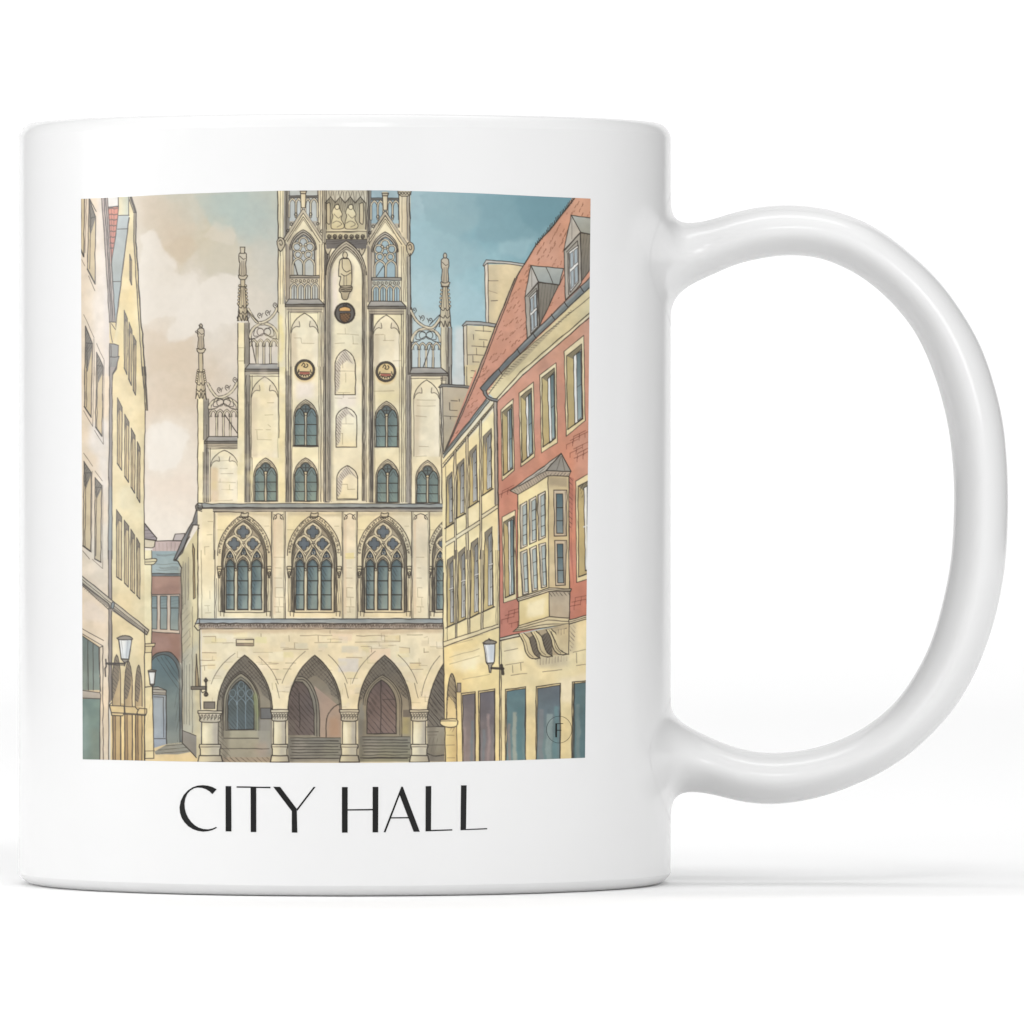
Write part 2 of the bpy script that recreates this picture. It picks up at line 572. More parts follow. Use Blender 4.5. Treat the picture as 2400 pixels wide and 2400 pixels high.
def sky():
    s = np.array(SKY, float)
    s[s[:, 0] > 970, 2:] *= 1.06
    g = 8
    yy, xx = np.mgrid[0:H_ + g:g, 0:W_ + g:g]
    yy, xx = yy + Y0, xx + X0
    wt, acc = 0, 0
    for x, y, r_, g_, b_ in s:
        d = ((xx - x) ** 2 + ((yy - y) * 0.9) ** 2 + 900.0) ** -1.6
        wt = wt + d
        acc = acc + d[..., None] * np.array([r_, g_, b_])
    c = acc / wt[..., None] / 255
    y, x = np.arange(H_)[:, None] + 34 * WY, np.arange(W_)[None] + 34 * WX
    y, x = np.clip(y / g, 0, c.shape[0] - 1.01), np.clip(x / g, 0, c.shape[1] - 1.01)
    yi, xi = y.astype(int), x.astype(int)
    fy, fx = (y - yi)[..., None], (x - xi)[..., None]
    v = (c[yi, xi] * (1 - fx) + c[yi, xi + 1] * fx) * (1 - fy) + (c[yi + 1, xi] * (1 - fx) + c[yi + 1, xi + 1] * fx) * fy
    CV[:] = v * (1 + 0.018 * N1 + 0.02 * N4)[..., None]
sky()
fr('A')
wash([(620, 520), (740, 440), (800, 480), (860, 620), (1000, 730), (1040, 860), (1200, 960), (1250, 1300), (620, 1400)], (234, 226, 214), 0.75, 3, 9)
wash([(1200, 1050), (1350, 900), (1500, 880), (1640, 950), (1640, 1400), (1300, 1500), (1000, 1600), (880, 1560)], (235, 227, 215), 0.8, 3, 9)
wash([(1150, 640), (1400, 540), (1600, 420), (1640, 600), (1640, 860), (1480, 870), (1300, 880)], (209, 200, 180), 0.5, 5, 8)
wash([(1180, 120), (1716, 80), (1716, 330), (1600, 420), (1420, 500), (1350, 440)], (181, 195, 188), 0.5, 6, 8)
wash([(640, 140), (1100, 150), (1180, 420), (1150, 640), (1040, 830), (880, 620), (800, 470), (640, 430)], (213, 197, 175), 0.45, 7, 9)
wash([(640, 1420), (860, 1480), (890, 1600), (1180, 1560), (1200, 1900), (700, 1900)], (216, 198, 175), 0.55, 7, 9)
wash([(860, 640), (1150, 520), (1230, 640), (1160, 760), (1050, 820)], (207, 190, 165), .55, 5, 8)
wash([(1250, 520), (1420, 430), (1560, 420), (1640, 520), (1600, 640), (1400, 600)], (222, 213, 196), .5, 3, 8)
fr('D')
wash([(700, 640), (880, 570), (1130, 640), (1150, 760), (1000, 1020), (700, 1040)], (242, 235, 224), 0.8, 3, 8)
wash([(700, 1100), (1180, 1080), (1200, 1300), (700, 1330)], (235, 219, 202), 0.5, 9, 8)
fr('C')
wash([(60, 90), (700, 110), (740, 250), (690, 380), (520, 500), (350, 480), (180, 380)], (150, 180, 186), 0.55, 4, 9)
wash([(690, 120), (1640, 130), (1400, 480), (1040, 590), (740, 610), (690, 480)], (134, 168, 176), 0.6, 5, 9)
wash([(1060, 130), (1640, 140), (1480, 340), (1300, 480), (1130, 380)], (118, 156, 166), 0.55, 6, 9)
wash([(900, 600), (1240, 520), (1180, 700), (900, 740)], (166, 196, 202), 0.6, 6, 8)
wash([(40, 460), (300, 480), (700, 560), (740, 800), (420, 900), (60, 800)], (166, 194, 200), 0.4, 8, 8)

SKY0 = CV.copy()

# ---- the lane between the left houses and the hall
fr('D')
poly([(965, 1750), (990, 1682), (1085, 1674), (1085, 1750)], (188, 176, 168))
fill([(760, 1860), (770, 1752), (1090, 1745), (1050, 1860)], (198, 176, 166))
ink([(755, 1752), (1080, 1748)], 2.2)
hatch([(790, 1770), (1060, 1765), (1040, 1850), (780, 1855)], 90, 9, 1, .35)
fill([(755, 1860), (1040, 1855), (1000, 1932), (760, 1932)], (150, 170, 170))
ink([(755, 1862), (1035, 1858)], 2)
fr('G')
fill([(660, 5), (895, 5), (925, 215), (660, 215)], (152, 166, 164), (162, 172, 166))
for y in (35, 45, 120, 150, 160, 172):
    ink(curve([(700 + (y * 7) % 60, y), (780, y + 5), (860, y - 4), (900, y + 2)]), 1.1, .4)
fill([(660, 205), (925, 205), (925, 250), (660, 250)], (118, 124, 124))
ink([(660, 206), (925, 208)], 2); ink([(660, 230), (922, 228)], 2.4)
fill([(660, 232), (930, 232), (935, 1000), (660, 1000)], (166, 132, 116), (146, 116, 104))
wash([(690, 240), (920, 240), (920, 300), (690, 330)], (178, 146, 130), .5, 4)
wash([(665, 760), (800, 760), (850, 860), (700, 900)], (170, 140, 130), .5, 5)
fill([(662, 390), (918, 390), (918, 742), (662, 722)], (204, 186, 166))
ink([(662, 392), (916, 388), (914, 740), (662, 720)], 1.8)
for x0, x1, y1 in ((665, 714, 700), (742, 803, 702), (832, 905, 708)):
    poly([(x0, 405), (x1, 405), (x1 - 2, y1), (x0, y1 - 3)], (126, 140, 138), (146, 154, 146), w=1.7)
    ink([(x0, 512), (x1, 512)], 1.2)
    hatch([(x0, 405), (x1, 405), (x1, 520), (x0, 520)], 10, 7, 1, .25)
ar = [(662, 960), (700, 920), (760, 902), (830, 905), (880, 950), (915, 1010), (935, 1080)]
fill(ar + [(935, 1720), (662, 1760)], (92, 100, 102))
ink(curve(ar), 2.2)
ai = [(662, 985), (700, 945), (760, 925), (820, 940), (870, 990), (900, 1060), (912, 1150), (912, 1720), (662, 1760)]
fill(ai, (92, 112, 118), (138, 144, 138))
ink(curve(ai[:7]) + [(915, 1700)], 1.8)
hatch([(700, 945), (820, 940), (912, 1100), (912, 1250), (820, 1120)], -55, 9, 1.4, .6)
hatch([(860, 1300), (915, 1150), (915, 1700), (890, 1700)], 80, 7, 1.2, .35)
# kiosk
fill([(675, 1280), (795, 1285), (797, 1780), (688, 1780)], (146, 154, 160), (158, 168, 180))
wash([(690, 1310), (750, 1310), (750, 1660), (690, 1660)], (172, 180, 182), .6, 4)
ink([(795, 1285), (797, 1780), (690, 1780)], 2.2)
ink([(686, 1300), (770, 1305), (772, 1660)], 1.4); ink([(686, 1672), (785, 1672)], 1.4)
poly([(672, 1215), (720, 1210), (780, 1235), (796, 1245), (792, 1285), (674, 1280)], (168, 164, 154))
ink([(674, 1232), (796, 1240)], 1.6); ink([(674, 1262), (790, 1266)], 1.4)
# ground
fill([(600, 1780), (800, 1720), (940, 1705), (1080, 1830), (1130, 1900), (600, 1900)], (222, 202, 160))
fill([(690, 1785), (800, 1722), (940, 1708), (1010, 1790), (900, 1810), (700, 1812)], (146, 146, 136))
hatch([(700, 1785), (800, 1725), (940, 1710), (1000, 1780), (900, 1805), (700, 1810)], 4, 8, 1.5, .6)
wash([(620, 1850), (1080, 1830), (1100, 1900), (620, 1890)], (232, 206, 152), .6, 5)
# small roof and column behind the left house
fr('D')
poly([(683, 1570), (805, 1722), (800, 1745), (683, 1730)], (160, 148, 146))
hatch([(683, 1580), (800, 1722), (683, 1725)], 2, 8, 1.4, .6)
ink([(683, 1575), (805, 1722)], 2.4)
poly([(683, 1732), (790, 1748), (780, 1810), (755, 1820), (683, 1815)], (214, 200, 172))
fr('G')
fill([(603, 0), (667, 0), (667, 1060), (685, 1850), (603, 1850)], (236, 222, 180), (228, 212, 168))
ink([(665, 0), (666, 1060), (672, 1250), (686, 1845), (605, 1848)], 2)
poly(curve([(603, 80), (690, 72), (712, 84), (690, 118), (665, 126), (603, 124)]), (214, 200, 160), w=1.8)
ink([(605, 104), (700, 98)], 1.4)
poly([(603, 830), (698, 824), (690, 852), (672, 858), (664, 905), (603, 908)], (218, 202, 160), w=1.8)
ink([(605, 852), (690, 850)], 1.4)
ink([(605, 1782), (690, 1778)], 1.4)
hatch([(605, 1330), (670, 1300), (680, 1500), (640, 1800), (605, 1800)], 80, 40, 1, .2)

# ---- yellow house on the left
L2 = [(520, 120, 'A'), (545, 120, 'A'), (596, 290, 'A'), (590, 520, 'A'), (690, 1930, 'A'), (712, 435, 'D'), (690, 435, 'D'), (680, 1580, 'D'), (603, 0, 'G'), (603, 1870, 'G'), (300, 1870, 'G'), (300, 0, 'G'), (340, 800, 'D'), (340, 0, 'D'), (345, 1600, 'A'), (385, 1470, 'A'), (450, 1000, 'A'), (520, 430, 'A')]
fr('A')
fill(L2, (227, 211, 168), (224, 206, 164), var=.06)
fr('D')
wash([(360, 900), (470, 900), (480, 1300), (440, 1932), (360, 1932)], (232, 218, 178), .6, 7)
wash([(420, 1250), (520, 1180), (600, 1300), (560, 1450), (420, 1430)], (214, 206, 176), .55, 8)
fr('A')
wash([(440, 1100), (560, 1050), (600, 1500), (620, 1900), (400, 1900)], (230, 204, 142), .5, 8)
ink([(545, 120), (597, 290), (594, 520), (640, 1300), (692, 1932)], 3.2)
ink([(525, 150), (578, 300), (574, 520), (620, 1300), (662, 1932)], 2.2)
fill([(530, 130), (545, 120), (597, 290), (592, 520), (577, 520), (578, 300)], (150, 138, 122), a=.7)
ink([(540, 140), (590, 292)], 3); ink([(572, 292), (597, 290)], 2)
fr('D')
ink([(662, 0), (692, 432), (712, 436), (710, 400), (690, 0)], 2.4); ink([(676, 0), (704, 420)], 2.2)
ink([(690, 436), (680, 1000), (680, 1932)], 2.2)
fr('A')
def slit(p, col=(190, 170, 128)):
    """narrow window seen at a slant: top-left, top-right, bottom-right, bottom-left"""
    fill(p, col, (206, 186, 146), 'h')
    q = T(p)
    a, b, c, d = q
    m = a + (b - a) * 0.42
    n = d + (c - d) * 0.42
    h = (d - a)[1]
    dark = np.array([a, b, b + (0, min(26, h * .08)), m + (0, min(34, h * .12)), a + (0, min(70, h * .3))])
    sl, k = cover(dark)
    if sl is not None:
        put(sl, k, rgb((112, 104, 92)), .85)
    stroke(np.array([m + (0, h * .1), n]), 1.4, .75, INK, .3, False)
    stroke(q, 1.9, .9, INK, .3, True)
    stroke(np.array([d, c]), 2.6, .9, INK, .3, False)
slit([(533, 712), (553, 770), (552, 1020), (535, 968)])
slit([(478, 1275), (510, 1358), (505, 75, 'D'), (478, 10, 'D')])
slit([(526, 1395), (556, 1478), (550, 185, 'D'), (522, 120, 'D')])
slit([(570, 1530), (598, 1590), (592, 282, 'D'), (568, 232, 'D')])
fr('D')
for w in ([(410, 310), (457, 405), (452, 1040), (408, 970)], [(483, 475), (527, 555), (522, 1160), (483, 1100)], [(548, 615), (588, 690), (582, 1270), (547, 1210)], [(610, 752), (637, 815), (635, 1365), (605, 1310)],
          [(400, 1435), (452, 1510), (398, 265, 'G'), (355, 235, 'G')], [(477, 1540), (525, 1602), (458, 325, 'G'), (425, 290, 'G')], [(545, 1632), (582, 1690), (513, 383, 'G'), (478, 350, 'G')], [(603, 1718), (635, 1780), (560, 432, 'G'), (533, 400, 'G')]):
    slit(w)
# gap between the gables: pale wall, red tiles, blue-grey roof
fr('A')
fill([(308, 120), (418, 120), (415, 235), (315, 240)], (224, 220, 214))
fill([(420, 120), (530, 120), (525, 320), (422, 320)], (222, 208, 168), (190, 196, 180), 'h')
fill([(420, 318), (527, 318), (522, 420), (450, 980), (388, 1400), (345, 850), (400, 500), (416, 330)], (176, 184, 184), (152, 164, 166))
fill([(315, 240), (420, 230), (414, 340), (395, 500), (345, 830), (328, 640)], (206, 132, 110), (186, 120, 108))
for i, y in enumerate((252, 312, 366, 424, 482, 540, 600, 650)):
    x1 = np.interp(y, [240, 340, 500, 830], [416, 412, 394, 345]) - 6
    x0 = np.interp(y, [240, 640, 830], [322, 332, 344])
    ink(curve([(x0, y + 4), ((x0 * 2 + x1) / 3, y - 4), ((x0 + 2 * x1) / 3, y + 3), (x1, y - 3)]), 2, .8)
    if i < 5:
        for k in (.3, .6):
            ink([(x0 + (x1 - x0) * k, y), (x0 + (x1 - x0) * k + 2, y + 50)], 1.1, .5)
ink([(308, 242), (420, 230)], 3); ink([(418, 120), (420, 250), (413, 340), (395, 500), (346, 830)], 2)
ink([(424, 322), (527, 318)], 2); ink([(410, 460), (515, 455)], 1.6); ink([(360, 988), (445, 985)], 1.6)
ink([(528, 345), (480, 720), (390, 1465)], 2.4); ink([(524, 130), (524, 320)], 1.8)

# ---- pinkish house at the left edge
L1 = [(40, 100), (250, 100), (262, 400), (300, 900), (330, 1400), (332, 1932), (325, 400, 'D'), (318, 1932, 'D'), (285, 60, 'G'), (285, 1880, 'G'), (40, 1880, 'G')]
fill(L1, (226, 208, 184), (222, 206, 182), var=.05)
wash([(195, 140), (245, 140), (290, 900), (325, 1400), (325, 1932), (200, 1932), (165, 1300), (195, 900)], (231, 220, 208), .75, 6)
wash([(230, 150), (250, 150), (300, 900), (328, 1400), (328, 1932), (290, 1932), (270, 900)], (214, 206, 204), .6, 6)
fr('D')
wash([(130, 600), (320, 500), (320, 1400), (260, 1300), (200, 900), (120, 800)], (222, 216, 210), .7, 8)
wash([(40, 1900), (320, 1500), (318, 1932), (120, 1932)], (216, 212, 200), .5, 8)
fr('A')
fill([(250, 100), (305, 100), (345, 830), (385, 1395), (330, 1400), (300, 900), (262, 400)], (186, 170, 164), (172, 160, 152))
for a_, b_ in (((250, 130), (330, 1395)), ((275, 130), (348, 1395)), ((290, 130), (364, 1395)), ((308, 130), (385, 1395))):
    ink([a_, ((a_[0] * 2 + b_[0]) / 3 + 4, (a_[1] * 2 + b_[1]) / 3), b_], 2.0)
ink([(330, 1395), (388, 1397)], 2.6)
# downpipe with its head
fill([(328, 1400), (388, 1400), (395, 1480), (365, 1610), (330, 1610)], (222, 200, 150))
ink([(335, 1400), (340, 1500), (360, 1600)], 1.6); ink([(350, 1410), (390, 1470)], 1.8)
poly([(330, 1612), (375, 1614), (420, 1628), (416, 1735), (426, 1745), (408, 1800), (400, 1870), (362, 1925), (328, 1932)], (148, 146, 142), (128, 128, 124))
ink([(332, 1745), (385, 1748), (428, 1740)], 2.2); ink([(345, 1630), (348, 1740)], 1.4)
hatch([(335, 1760), (360, 1760), (350, 1920), (330, 1930)], 84, 6, 1.2, .6)
fr('D')
fill([(328, 0), (395, 0), (362, 70), (358, 100), (358, 1932), (318, 1932), (325, 900)], (150, 142, 138), (146, 142, 138))
ink([(330, 0), (330, 100), (326, 900), (318, 1932)], 2.2); ink([(400, 0), (362, 68), (358, 130), (357, 900), (354, 1932)], 2)
wash([(330, 1200), (352, 1200), (350, 1900), (325, 1900)], (150, 166, 170), .6, 3, 0)
fr('G')
fill([(283, 0), (310, 0), (310, 1330), (285, 1340)], (152, 142, 138), (142, 134, 128))
ink([(284, 0), (284, 430)], 2); ink([(311, 0), (311, 470)], 2)
# windows of the pinkish house
def case(p, dk):
    fill(p, (208, 190, 156), (196, 178, 144))
    if dk:
        fill(dk, (124, 118, 108))
        hatch(dk, 60, 5, 1.2, .7)
    ink(p, 2, closed=True)
fr('A')
case([(40, 120), (80, 120), (72, 735), (40, 670)], None); ink([(100, 130), (84, 700)], 1.2, .7); ink([(40, 660), (70, 735)], 3)
case([(125, 150), (190, 335), (184, 1010), (108, 862)], [(125, 155), (190, 335), (186, 360), (140, 520), (128, 480)])
ink([(128, 170), (140, 350), (130, 860)], 1.5); ink([(140, 350), (188, 335)], 1.6); ink([(125, 150), (195, 280)], 1.6); ink([(108, 862), (184, 1010)], 3)
case([(88, 1435), (160, 1610), (145, 505, 'D'), (78, 400, 'D')], [(88, 1440), (160, 1612), (158, 1640), (108, 1900), (92, 1850)])
ink([(98, 1605), (160, 1610)], 1.8); ink([(105, 1620), (97, 405, 'D')], 1.5); ink([(78, 400, 'D'), (145, 505, 'D')], 3.2)
case([(200, 1700), (264, 1832), (255, 695, 'D'), (190, 605, 'D')], [(200, 1705), (264, 1835), (262, 60, 'D'), (215, 160, 'D'), (202, 1840)])
ink([(205, 1835), (262, 1838)], 1.8); ink([(212, 1850), (205, 612, 'D')], 1.5); ink([(190, 605, 'D'), (252, 695, 'D')], 3.2)
for s in ([(50, 765), (82, 830)], [(120, 930), (182, 1080)], [(70, 1320), (175, 1552)], [(200, 1610), (272, 1768)], [(120, 130), (198, 285)]):
    ink(s, 1.4, .7)
ink([(173, 1560), (175, 1932)], 1.4, .7); ink([(275, 1775), (272, 1932)], 1.4, .7)
fr('D')
ink([(175, 0), (160, 595)], 1.3, .6); ink([(272, 0), (268, 775)], 1.3, .6)
for s in ([(70, 440), (160, 597)], [(180, 640), (266, 777)], [(70, 868), (158, 998)], [(185, 1048), (258, 1146)], [(60, 1850), (130, 1932)]):
    ink(s, 1.4, .7)
case([(72, 950), (147, 1062), (140, 1857), (64, 1800)], [(72, 955), (147, 1065), (142, 1090), (90, 1230), (76, 1180)])
ink([(78, 1068), (145, 1064)], 1.6); ink([(90, 1080), (84, 1810)], 1.4); ink([(64, 1800), (138, 1857)], 3)
case([(185, 1115), (252, 1192), (215, 105, 'G'), (160, 75, 'G')], [(185, 1120), (252, 1195), (250, 1225), (200, 1330), (188, 1280)])
ink([(192, 1210), (250, 1212)], 1.6); ink([(200, 1220), (192, 1900)], 1.4); ink([(160, 75, 'G'), (215, 105, 'G')], 3)
ink([(156, 1050), (150, 1870)], 1.2, .6); ink([(262, 1190), (230, 160, 'G')], 1.2, .6)
fr('G')
ink([(140, 80), (228, 160)], 1.4, .7)
# the moulding above the ground floor
fill([(40, 222), (310, 440), (642, 705), (622, 752), (310, 530), (40, 302)], (200, 192, 172), (184, 172, 150))
fill([(40, 270), (300, 480), (628, 735), (622, 752), (310, 535), (40, 305)], (134, 126, 114), a=.8)
ink([(40, 222), (310, 440), (642, 708), (622, 750)], 2.2); ink([(40, 250), (306, 470)], 1.4); ink([(40, 288), (280, 470), (300, 520)], 2.4); ink([(40, 304), (280, 522)], 1.6)
hatch([(45, 300), (300, 520), (300, 545), (45, 330)], 45, 6, 1.3, .5)
ink([(330, 490), (630, 728)], 1.6); ink([(330, 535), (618, 750)], 2.4); hatch([(330, 500), (625, 735), (615, 750), (330, 540)], -35, 5, 1.2, .6)
poly(curve([(308, 470), (325, 455), (334, 480), (322, 520), (306, 505), (308, 470)]), (130, 140, 142), w=2)
fill([(286, 520), (310, 525), (310, 1330), (290, 1360), (285, 1300)], (152, 142, 134), (128, 118, 110))
ink([(285, 515), (284, 1880)], 2.0); ink([(311, 540), (312, 1310), (318, 1345), (290, 1372)], 2.2)
wash([(60, 420), (230, 520), (270, 640), (60, 620)], (218, 204, 190), .6, 7)
# shop window
fill([(40, 735), (205, 842), (210, 1880), (40, 1880)], (214, 194, 160))
ink([(40, 690), (238, 800)], 1.5); ink([(40, 735), (232, 848), (205, 862)], 1.8); ink([(232, 848), (236, 1880)], 1.8); ink([(205, 862), (206, 1860)], 1.5)
fill([(40, 750), (196, 858), (204, 1240), (40, 1240)], (108, 120, 116), (134, 146, 136))
ink([(40, 752), (196, 858), (200, 1000), (212, 1250)], 2)
for x in (100, 146):
    ink([(x, 760 + (x - 50) * .7), (x + 2, 1240)], 1.8)
hatch([(60, 800), (100, 830), (100, 1240), (60, 1240)], 86, 9, 1, .3)
fill([(40, 1318), (206, 1318), (208, 1880), (40, 1880)], (112, 134, 128), (122, 136, 122))
wash([(60, 1400), (90, 1400), (90, 1850), (60, 1850)], (146, 162, 156), .6, 6)
wash([(130, 1600), (200, 1600), (200, 1860), (130, 1860)], (120, 128, 112), .5, 7)
poly([(40, 1240), (205, 1262), (214, 1285), (212, 1318), (40, 1312)], (190, 182, 168), (164, 156, 144))
ink([(212, 1320), (206, 1420), (205, 1870)], 2)
# arches beside the shop
fill([(312, 1340), (600, 1400), (603, 1880), (312, 1880)], (196, 172, 126), (188, 162, 116))
for xl, xr, yt in ((318, 390, 926), (424, 494, 982), (519, 580, 1018)):
    P = arch(xl, xr, 1385, yt + 260, yt, 82)
    fill(P, (166, 146, 112), (200, 178, 138), 'h')
    xm = (xl + xr) / 2
    Q = [(xl, 1330), (xl, yt + 260), (xl + 12, yt + 100), (xm, yt), (xr - 12, yt + 100), (xr - 14, yt + 220), (xl + 26, yt + 330)]
    fill(Q, (118, 108, 94), a=.8)
    hatch(Q, -48, 7, 1.3, .7)
    ink(P[:], 2)
    for k, x in enumerate((xl + 4, xl + 24, xr - 2)):
        fill(rect(xl + 4, 1450, xl + 30, 1880), (150, 124, 88), a=.35)
        ink([(x, 1460), (x + 2, 1880)], 1.8)
fill(rect(392, 1460, 424, 1880), (232, 206, 150)); fill(rect(494, 1460, 520, 1880), (232, 206, 150)); fill(rect(580, 1460, 603, 1880), (222, 198, 146))
for x in (320, 392, 424, 494, 520, 580, 600):
    ink([(x, 1455), (x + 1, 1870)], 1.8)
poly([(300, 1378), (420, 1382), (424, 1440), (410, 1468), (312, 1465), (290, 1372)], (214, 192, 144), w=2.2)
poly([(424, 1385), (520, 1390), (545, 1420), (530, 1460), (430, 1455)], (206, 184, 138), w=2)
poly([(555, 1402), (622, 1406), (622, 1440), (610, 1465), (540, 1462), (536, 1440)], (216, 194, 146), w=2.2)
ink([(312, 1440), (415, 1445), (615, 1458)], 2)
ink([(603, 700), (604, 1870)], 2.2)
# street lamps on the left
def lamp(cap, glass, base, arm):
    fill(glass, (236, 235, 230), (214, 214, 212), 'h'); ink(glass, 2.6, closed=True)
    fill(cap, (140, 132, 120)); ink(cap, 2.4, closed=True)
    fill(base, (150, 142, 128)); ink(base, 2.2, closed=True)
    for s, w in arm:
        ink(s, w)
lamp(curve([(358, 780), (385, 765), (425, 757), (470, 764), (496, 785), (470, 792), (380, 792), (358, 780)]), [(372, 788), (488, 788), (462, 965), (395, 962)],
     [(396, 965), (462, 968), (448, 992), (420, 994)], [([(262, 1004), (430, 1006)], 4.5), ([(280, 1016), (425, 1018)], 1.5), ([(258, 968), (262, 1030), (252, 1050), (256, 1118)], 3), ([(428, 995), (424, 1025)], 2.6), ([(425, 1000), (450, 985)], 2.2)])
ink([(395, 800), (410, 955)], 1.2, .4); ink([(455, 795), (440, 955)], 1.2, .4)
wash([(440, 800), (482, 800), (460, 950), (430, 950)], (170, 178, 184), .6, 3, 0)
lamp([(634, 1068), (660, 1060), (705, 1066), (700, 1076), (636, 1078)], [(638, 1078), (699, 1078), (688, 1190), (652, 1190)], [(650, 1188), (690, 1188), (680, 1200), (660, 1200)], [([(606, 1215), (670, 1205)], 2.2), ([(672, 1200), (673, 1250)], 2.4)])

# ---- the side of the hall along the lane
fr('G')
side = [(895, 90), (1070, -190), (1100, 700), (1100, 1845), (1062, 1842), (940, 1712), (935, 1000), (928, 160)]
fill(side, (214, 200, 160), (206, 196, 164))
wash([(920, 150), (1000, 60), (1000, 600), (960, 1700), (938, 1700)], (168, 162, 144), .7, 5)
wash([(940, 900), (1060, 800), (1060, 1600), (945, 1700)], (176, 178, 168), .6, 7)
wash([(1020, 100), (1075, 60), (1090, 700), (1040, 700)], (234, 220, 178), .7, 5)
fill([(940, 1600), (1062, 1645), (1062, 1842), (940, 1712)], (150, 146, 138), (132, 128, 120))
ink([(942, 1600), (1060, 1645)], 1.6)
hatch([(930, 400), (1010, 560), (1010, 1000), (940, 1000)], 50, 12, 1.2, .4)
for x, y0, y1 in ((945, 100, 520), (965, 110, 480), (992, 60, 440), (955, 980, 1540), (975, 1020, 1540), (1002, 1010, 1550)):
    ink([(x, y0), (x - 2, y1)], 1.3, .5)
fill([(1030, -60), (1046, -20), (1052, 420), (1038, 432)], (168, 146, 108)); ink([(1030, -60), (1046, -10), (1052, 420), (1036, 432)], 1.8, closed=True)
fill([(1060, 920), (1078, 1090), (1082, 1210), (1055, 1210)], (160, 142, 112)); ink([(1055, 1220), (1062, 920), (1084, 1210)], 2)
ink([(928, 150), (935, 1000), (938, 1710), (1062, 1840)], 2.2)
ink([(1028, 500), (1026, 1620)], 1.3, .6)
fr('D')
poly([(1222, 1375), (1222, 1592), (1165, 1590), (1060, 1860), (985, 1950), (870 * 1.133 - 10, 1945), (1060, 1740), (1165, 1560), (1205, 1430)], (128, 126, 124), w=2.2)
hatch([(1222, 1400), (1222, 1590), (1165, 1590), (1200, 1450)], 55, 7, 1.3, .6)
poly(curve([(1218, 1370), (1195, 1400), (1205, 1440), (1222, 1450)]), (120, 116, 108), w=2)
ink([(1175, 1590), (1065, 1870), (990, 1945)], 1.6)
fr('G')
ink([(880, 92), (1000, -120)], 3); ink([(872, 82), (900, 98), (930, 155)], 2.4)

# ---- the hall: walls
CREAM, CREAM2, GREY, DGREY = (241, 228, 196), (236, 219, 174), (168, 160, 146), (128, 120, 108)
fr('P')
HALL = [(463.5, 935), (488, 930), (488, 1025), (543, 1010), (557, 760), (574, 760), (574, 865), (651, 855), (651, 430), (961, 430), (964, 862), (1040, 862), (1062, 862), (1062, 1050), (1037, 1100), (1040, 1800), (463.5, 1800)]
fill([(463.5, 935), (490, 935), (490, 1030), (575, 1030), (575, 1180), (463.5, 1180)], CREAM)
fill([(557, 760), (575, 760), (575, 860), (655, 860), (655, 1180), (557, 1180)], CREAM)
fill([(651, 430), (962, 430), (962, 1180), (651, 1180)], CREAM)
fill([(960, 870), (1048, 870), (1048, 1180), (960, 1180)], CREAM)
fill([(463.5, 1178), (1045, 1178), (1045, 1460), (463.5, 1460)], CREAM)
fill([(473, 1455), (1045, 1455), (1045, 1800), (473, 1800)], (240, 225, 190), (236, 220, 182))

def panel_shade(x0, x1, y0, y1, c, a=.75, r=2):
    wash(rect(x0, y0, x1, y1), c, a, r, 2)
def vl(x, y0, y1, w=1.6, a=.8):
    ink([(x, y0), (x + RS.randn() * .5, (y0 + y1) / 2), (x, y1)], w, a)
def vs(y0, y1, *xs, w=1.5, a=.75):
    for x in xs:
        vl(x, y0, y1, w, a)

def ledge(xa, xb, xc, xd, y0, y1, y2, under=10):
    """sloping sill: top edge xb..xc at y0, drip edge xa..xd at y1..y2"""
    fill([(xb, y0), (xc, y0), (xd, y1), (xd, y2), (xa, y2), (xa, y1)], (176, 172, 164), (148, 144, 136))
    fill([(xa, y1), (xd, y1), (xd, y2), (xa, y2)], (122, 116, 106))
    ink([(xb, y0), (xc, y0), (xd, y1), (xd, y2), (xa, y2), (xa, y1)], 2, closed=True)
    ink([(xa, y1), (xd, y1)], 2.2)
    fill([(xa + 3, y2), (xd - 3, y2), (xd - 6, y2 + under), (xa + 6, y2 + under)], (176, 164, 142), a=.85)
    ink([(xa + 6, y2 + under), (xd - 6, y2 + under)], 1.4, .7)
    ink([(xa + 4, y2 + under * .5), (xd - 4, y2 + under * .5)], 1.2, .6)

def trefoil(xl, xr, ys, yt, yb, tone=(228, 208, 160)):
    """blind niche with a pointed, cusped head"""
    P = arch(xl, xr, yb, ys, yt, 58)
    fill(P, (243, 229, 195), (242, 229, 199))
    w = xr - xl
    wash([(xl, ys), (xl + w * .22, ys), (xl + w * .22, yb), (xl, yb)], (214, 198, 170), .75, 3, 2)
    wash([(xr - w * .18, ys), (xr, ys), (xr, yb), (xr - w * .18, yb)], (248, 238, 214), .6, 4, 2)
    ink(P[1:-1], 1.8)
    cx = (xl + xr) / 2
    vl(xl, ys, yb, 1.5, .7); vl(xr, ys, yb, 1.4, .55)
    for s in (-1, 1):
        c0, c1 = cx + s * w * .33, cx + s * w * .16
        cusp = curve([(cx + s * w * .20, yt + (ys - yt) * .42), (c1 + s * w * .02, yt + (ys - yt) * .60), (cx + s * w * .19, yt + (ys - yt) * .70), (cx + s * w * .30, yt + (ys - yt) * .68), (cx + s * w * .42, yt + (ys - yt) * .78), (xl if s < 0 else xr, ys + 2)])
        fill(cusp + [(cx + s * w * .47, yt + (ys - yt) * .8), (cx + s * w * .36, yt + (ys - yt) * .48), (cx + s * w * .24, yt + (ys - yt) * .28)], (214, 200, 174), a=.45)
        ink(cusp, 1.5, .8)

def stones(*segs, w=1.3, a=.5, c=SOFTINK):
    for s in segs:
        ink(s, w, a, c)

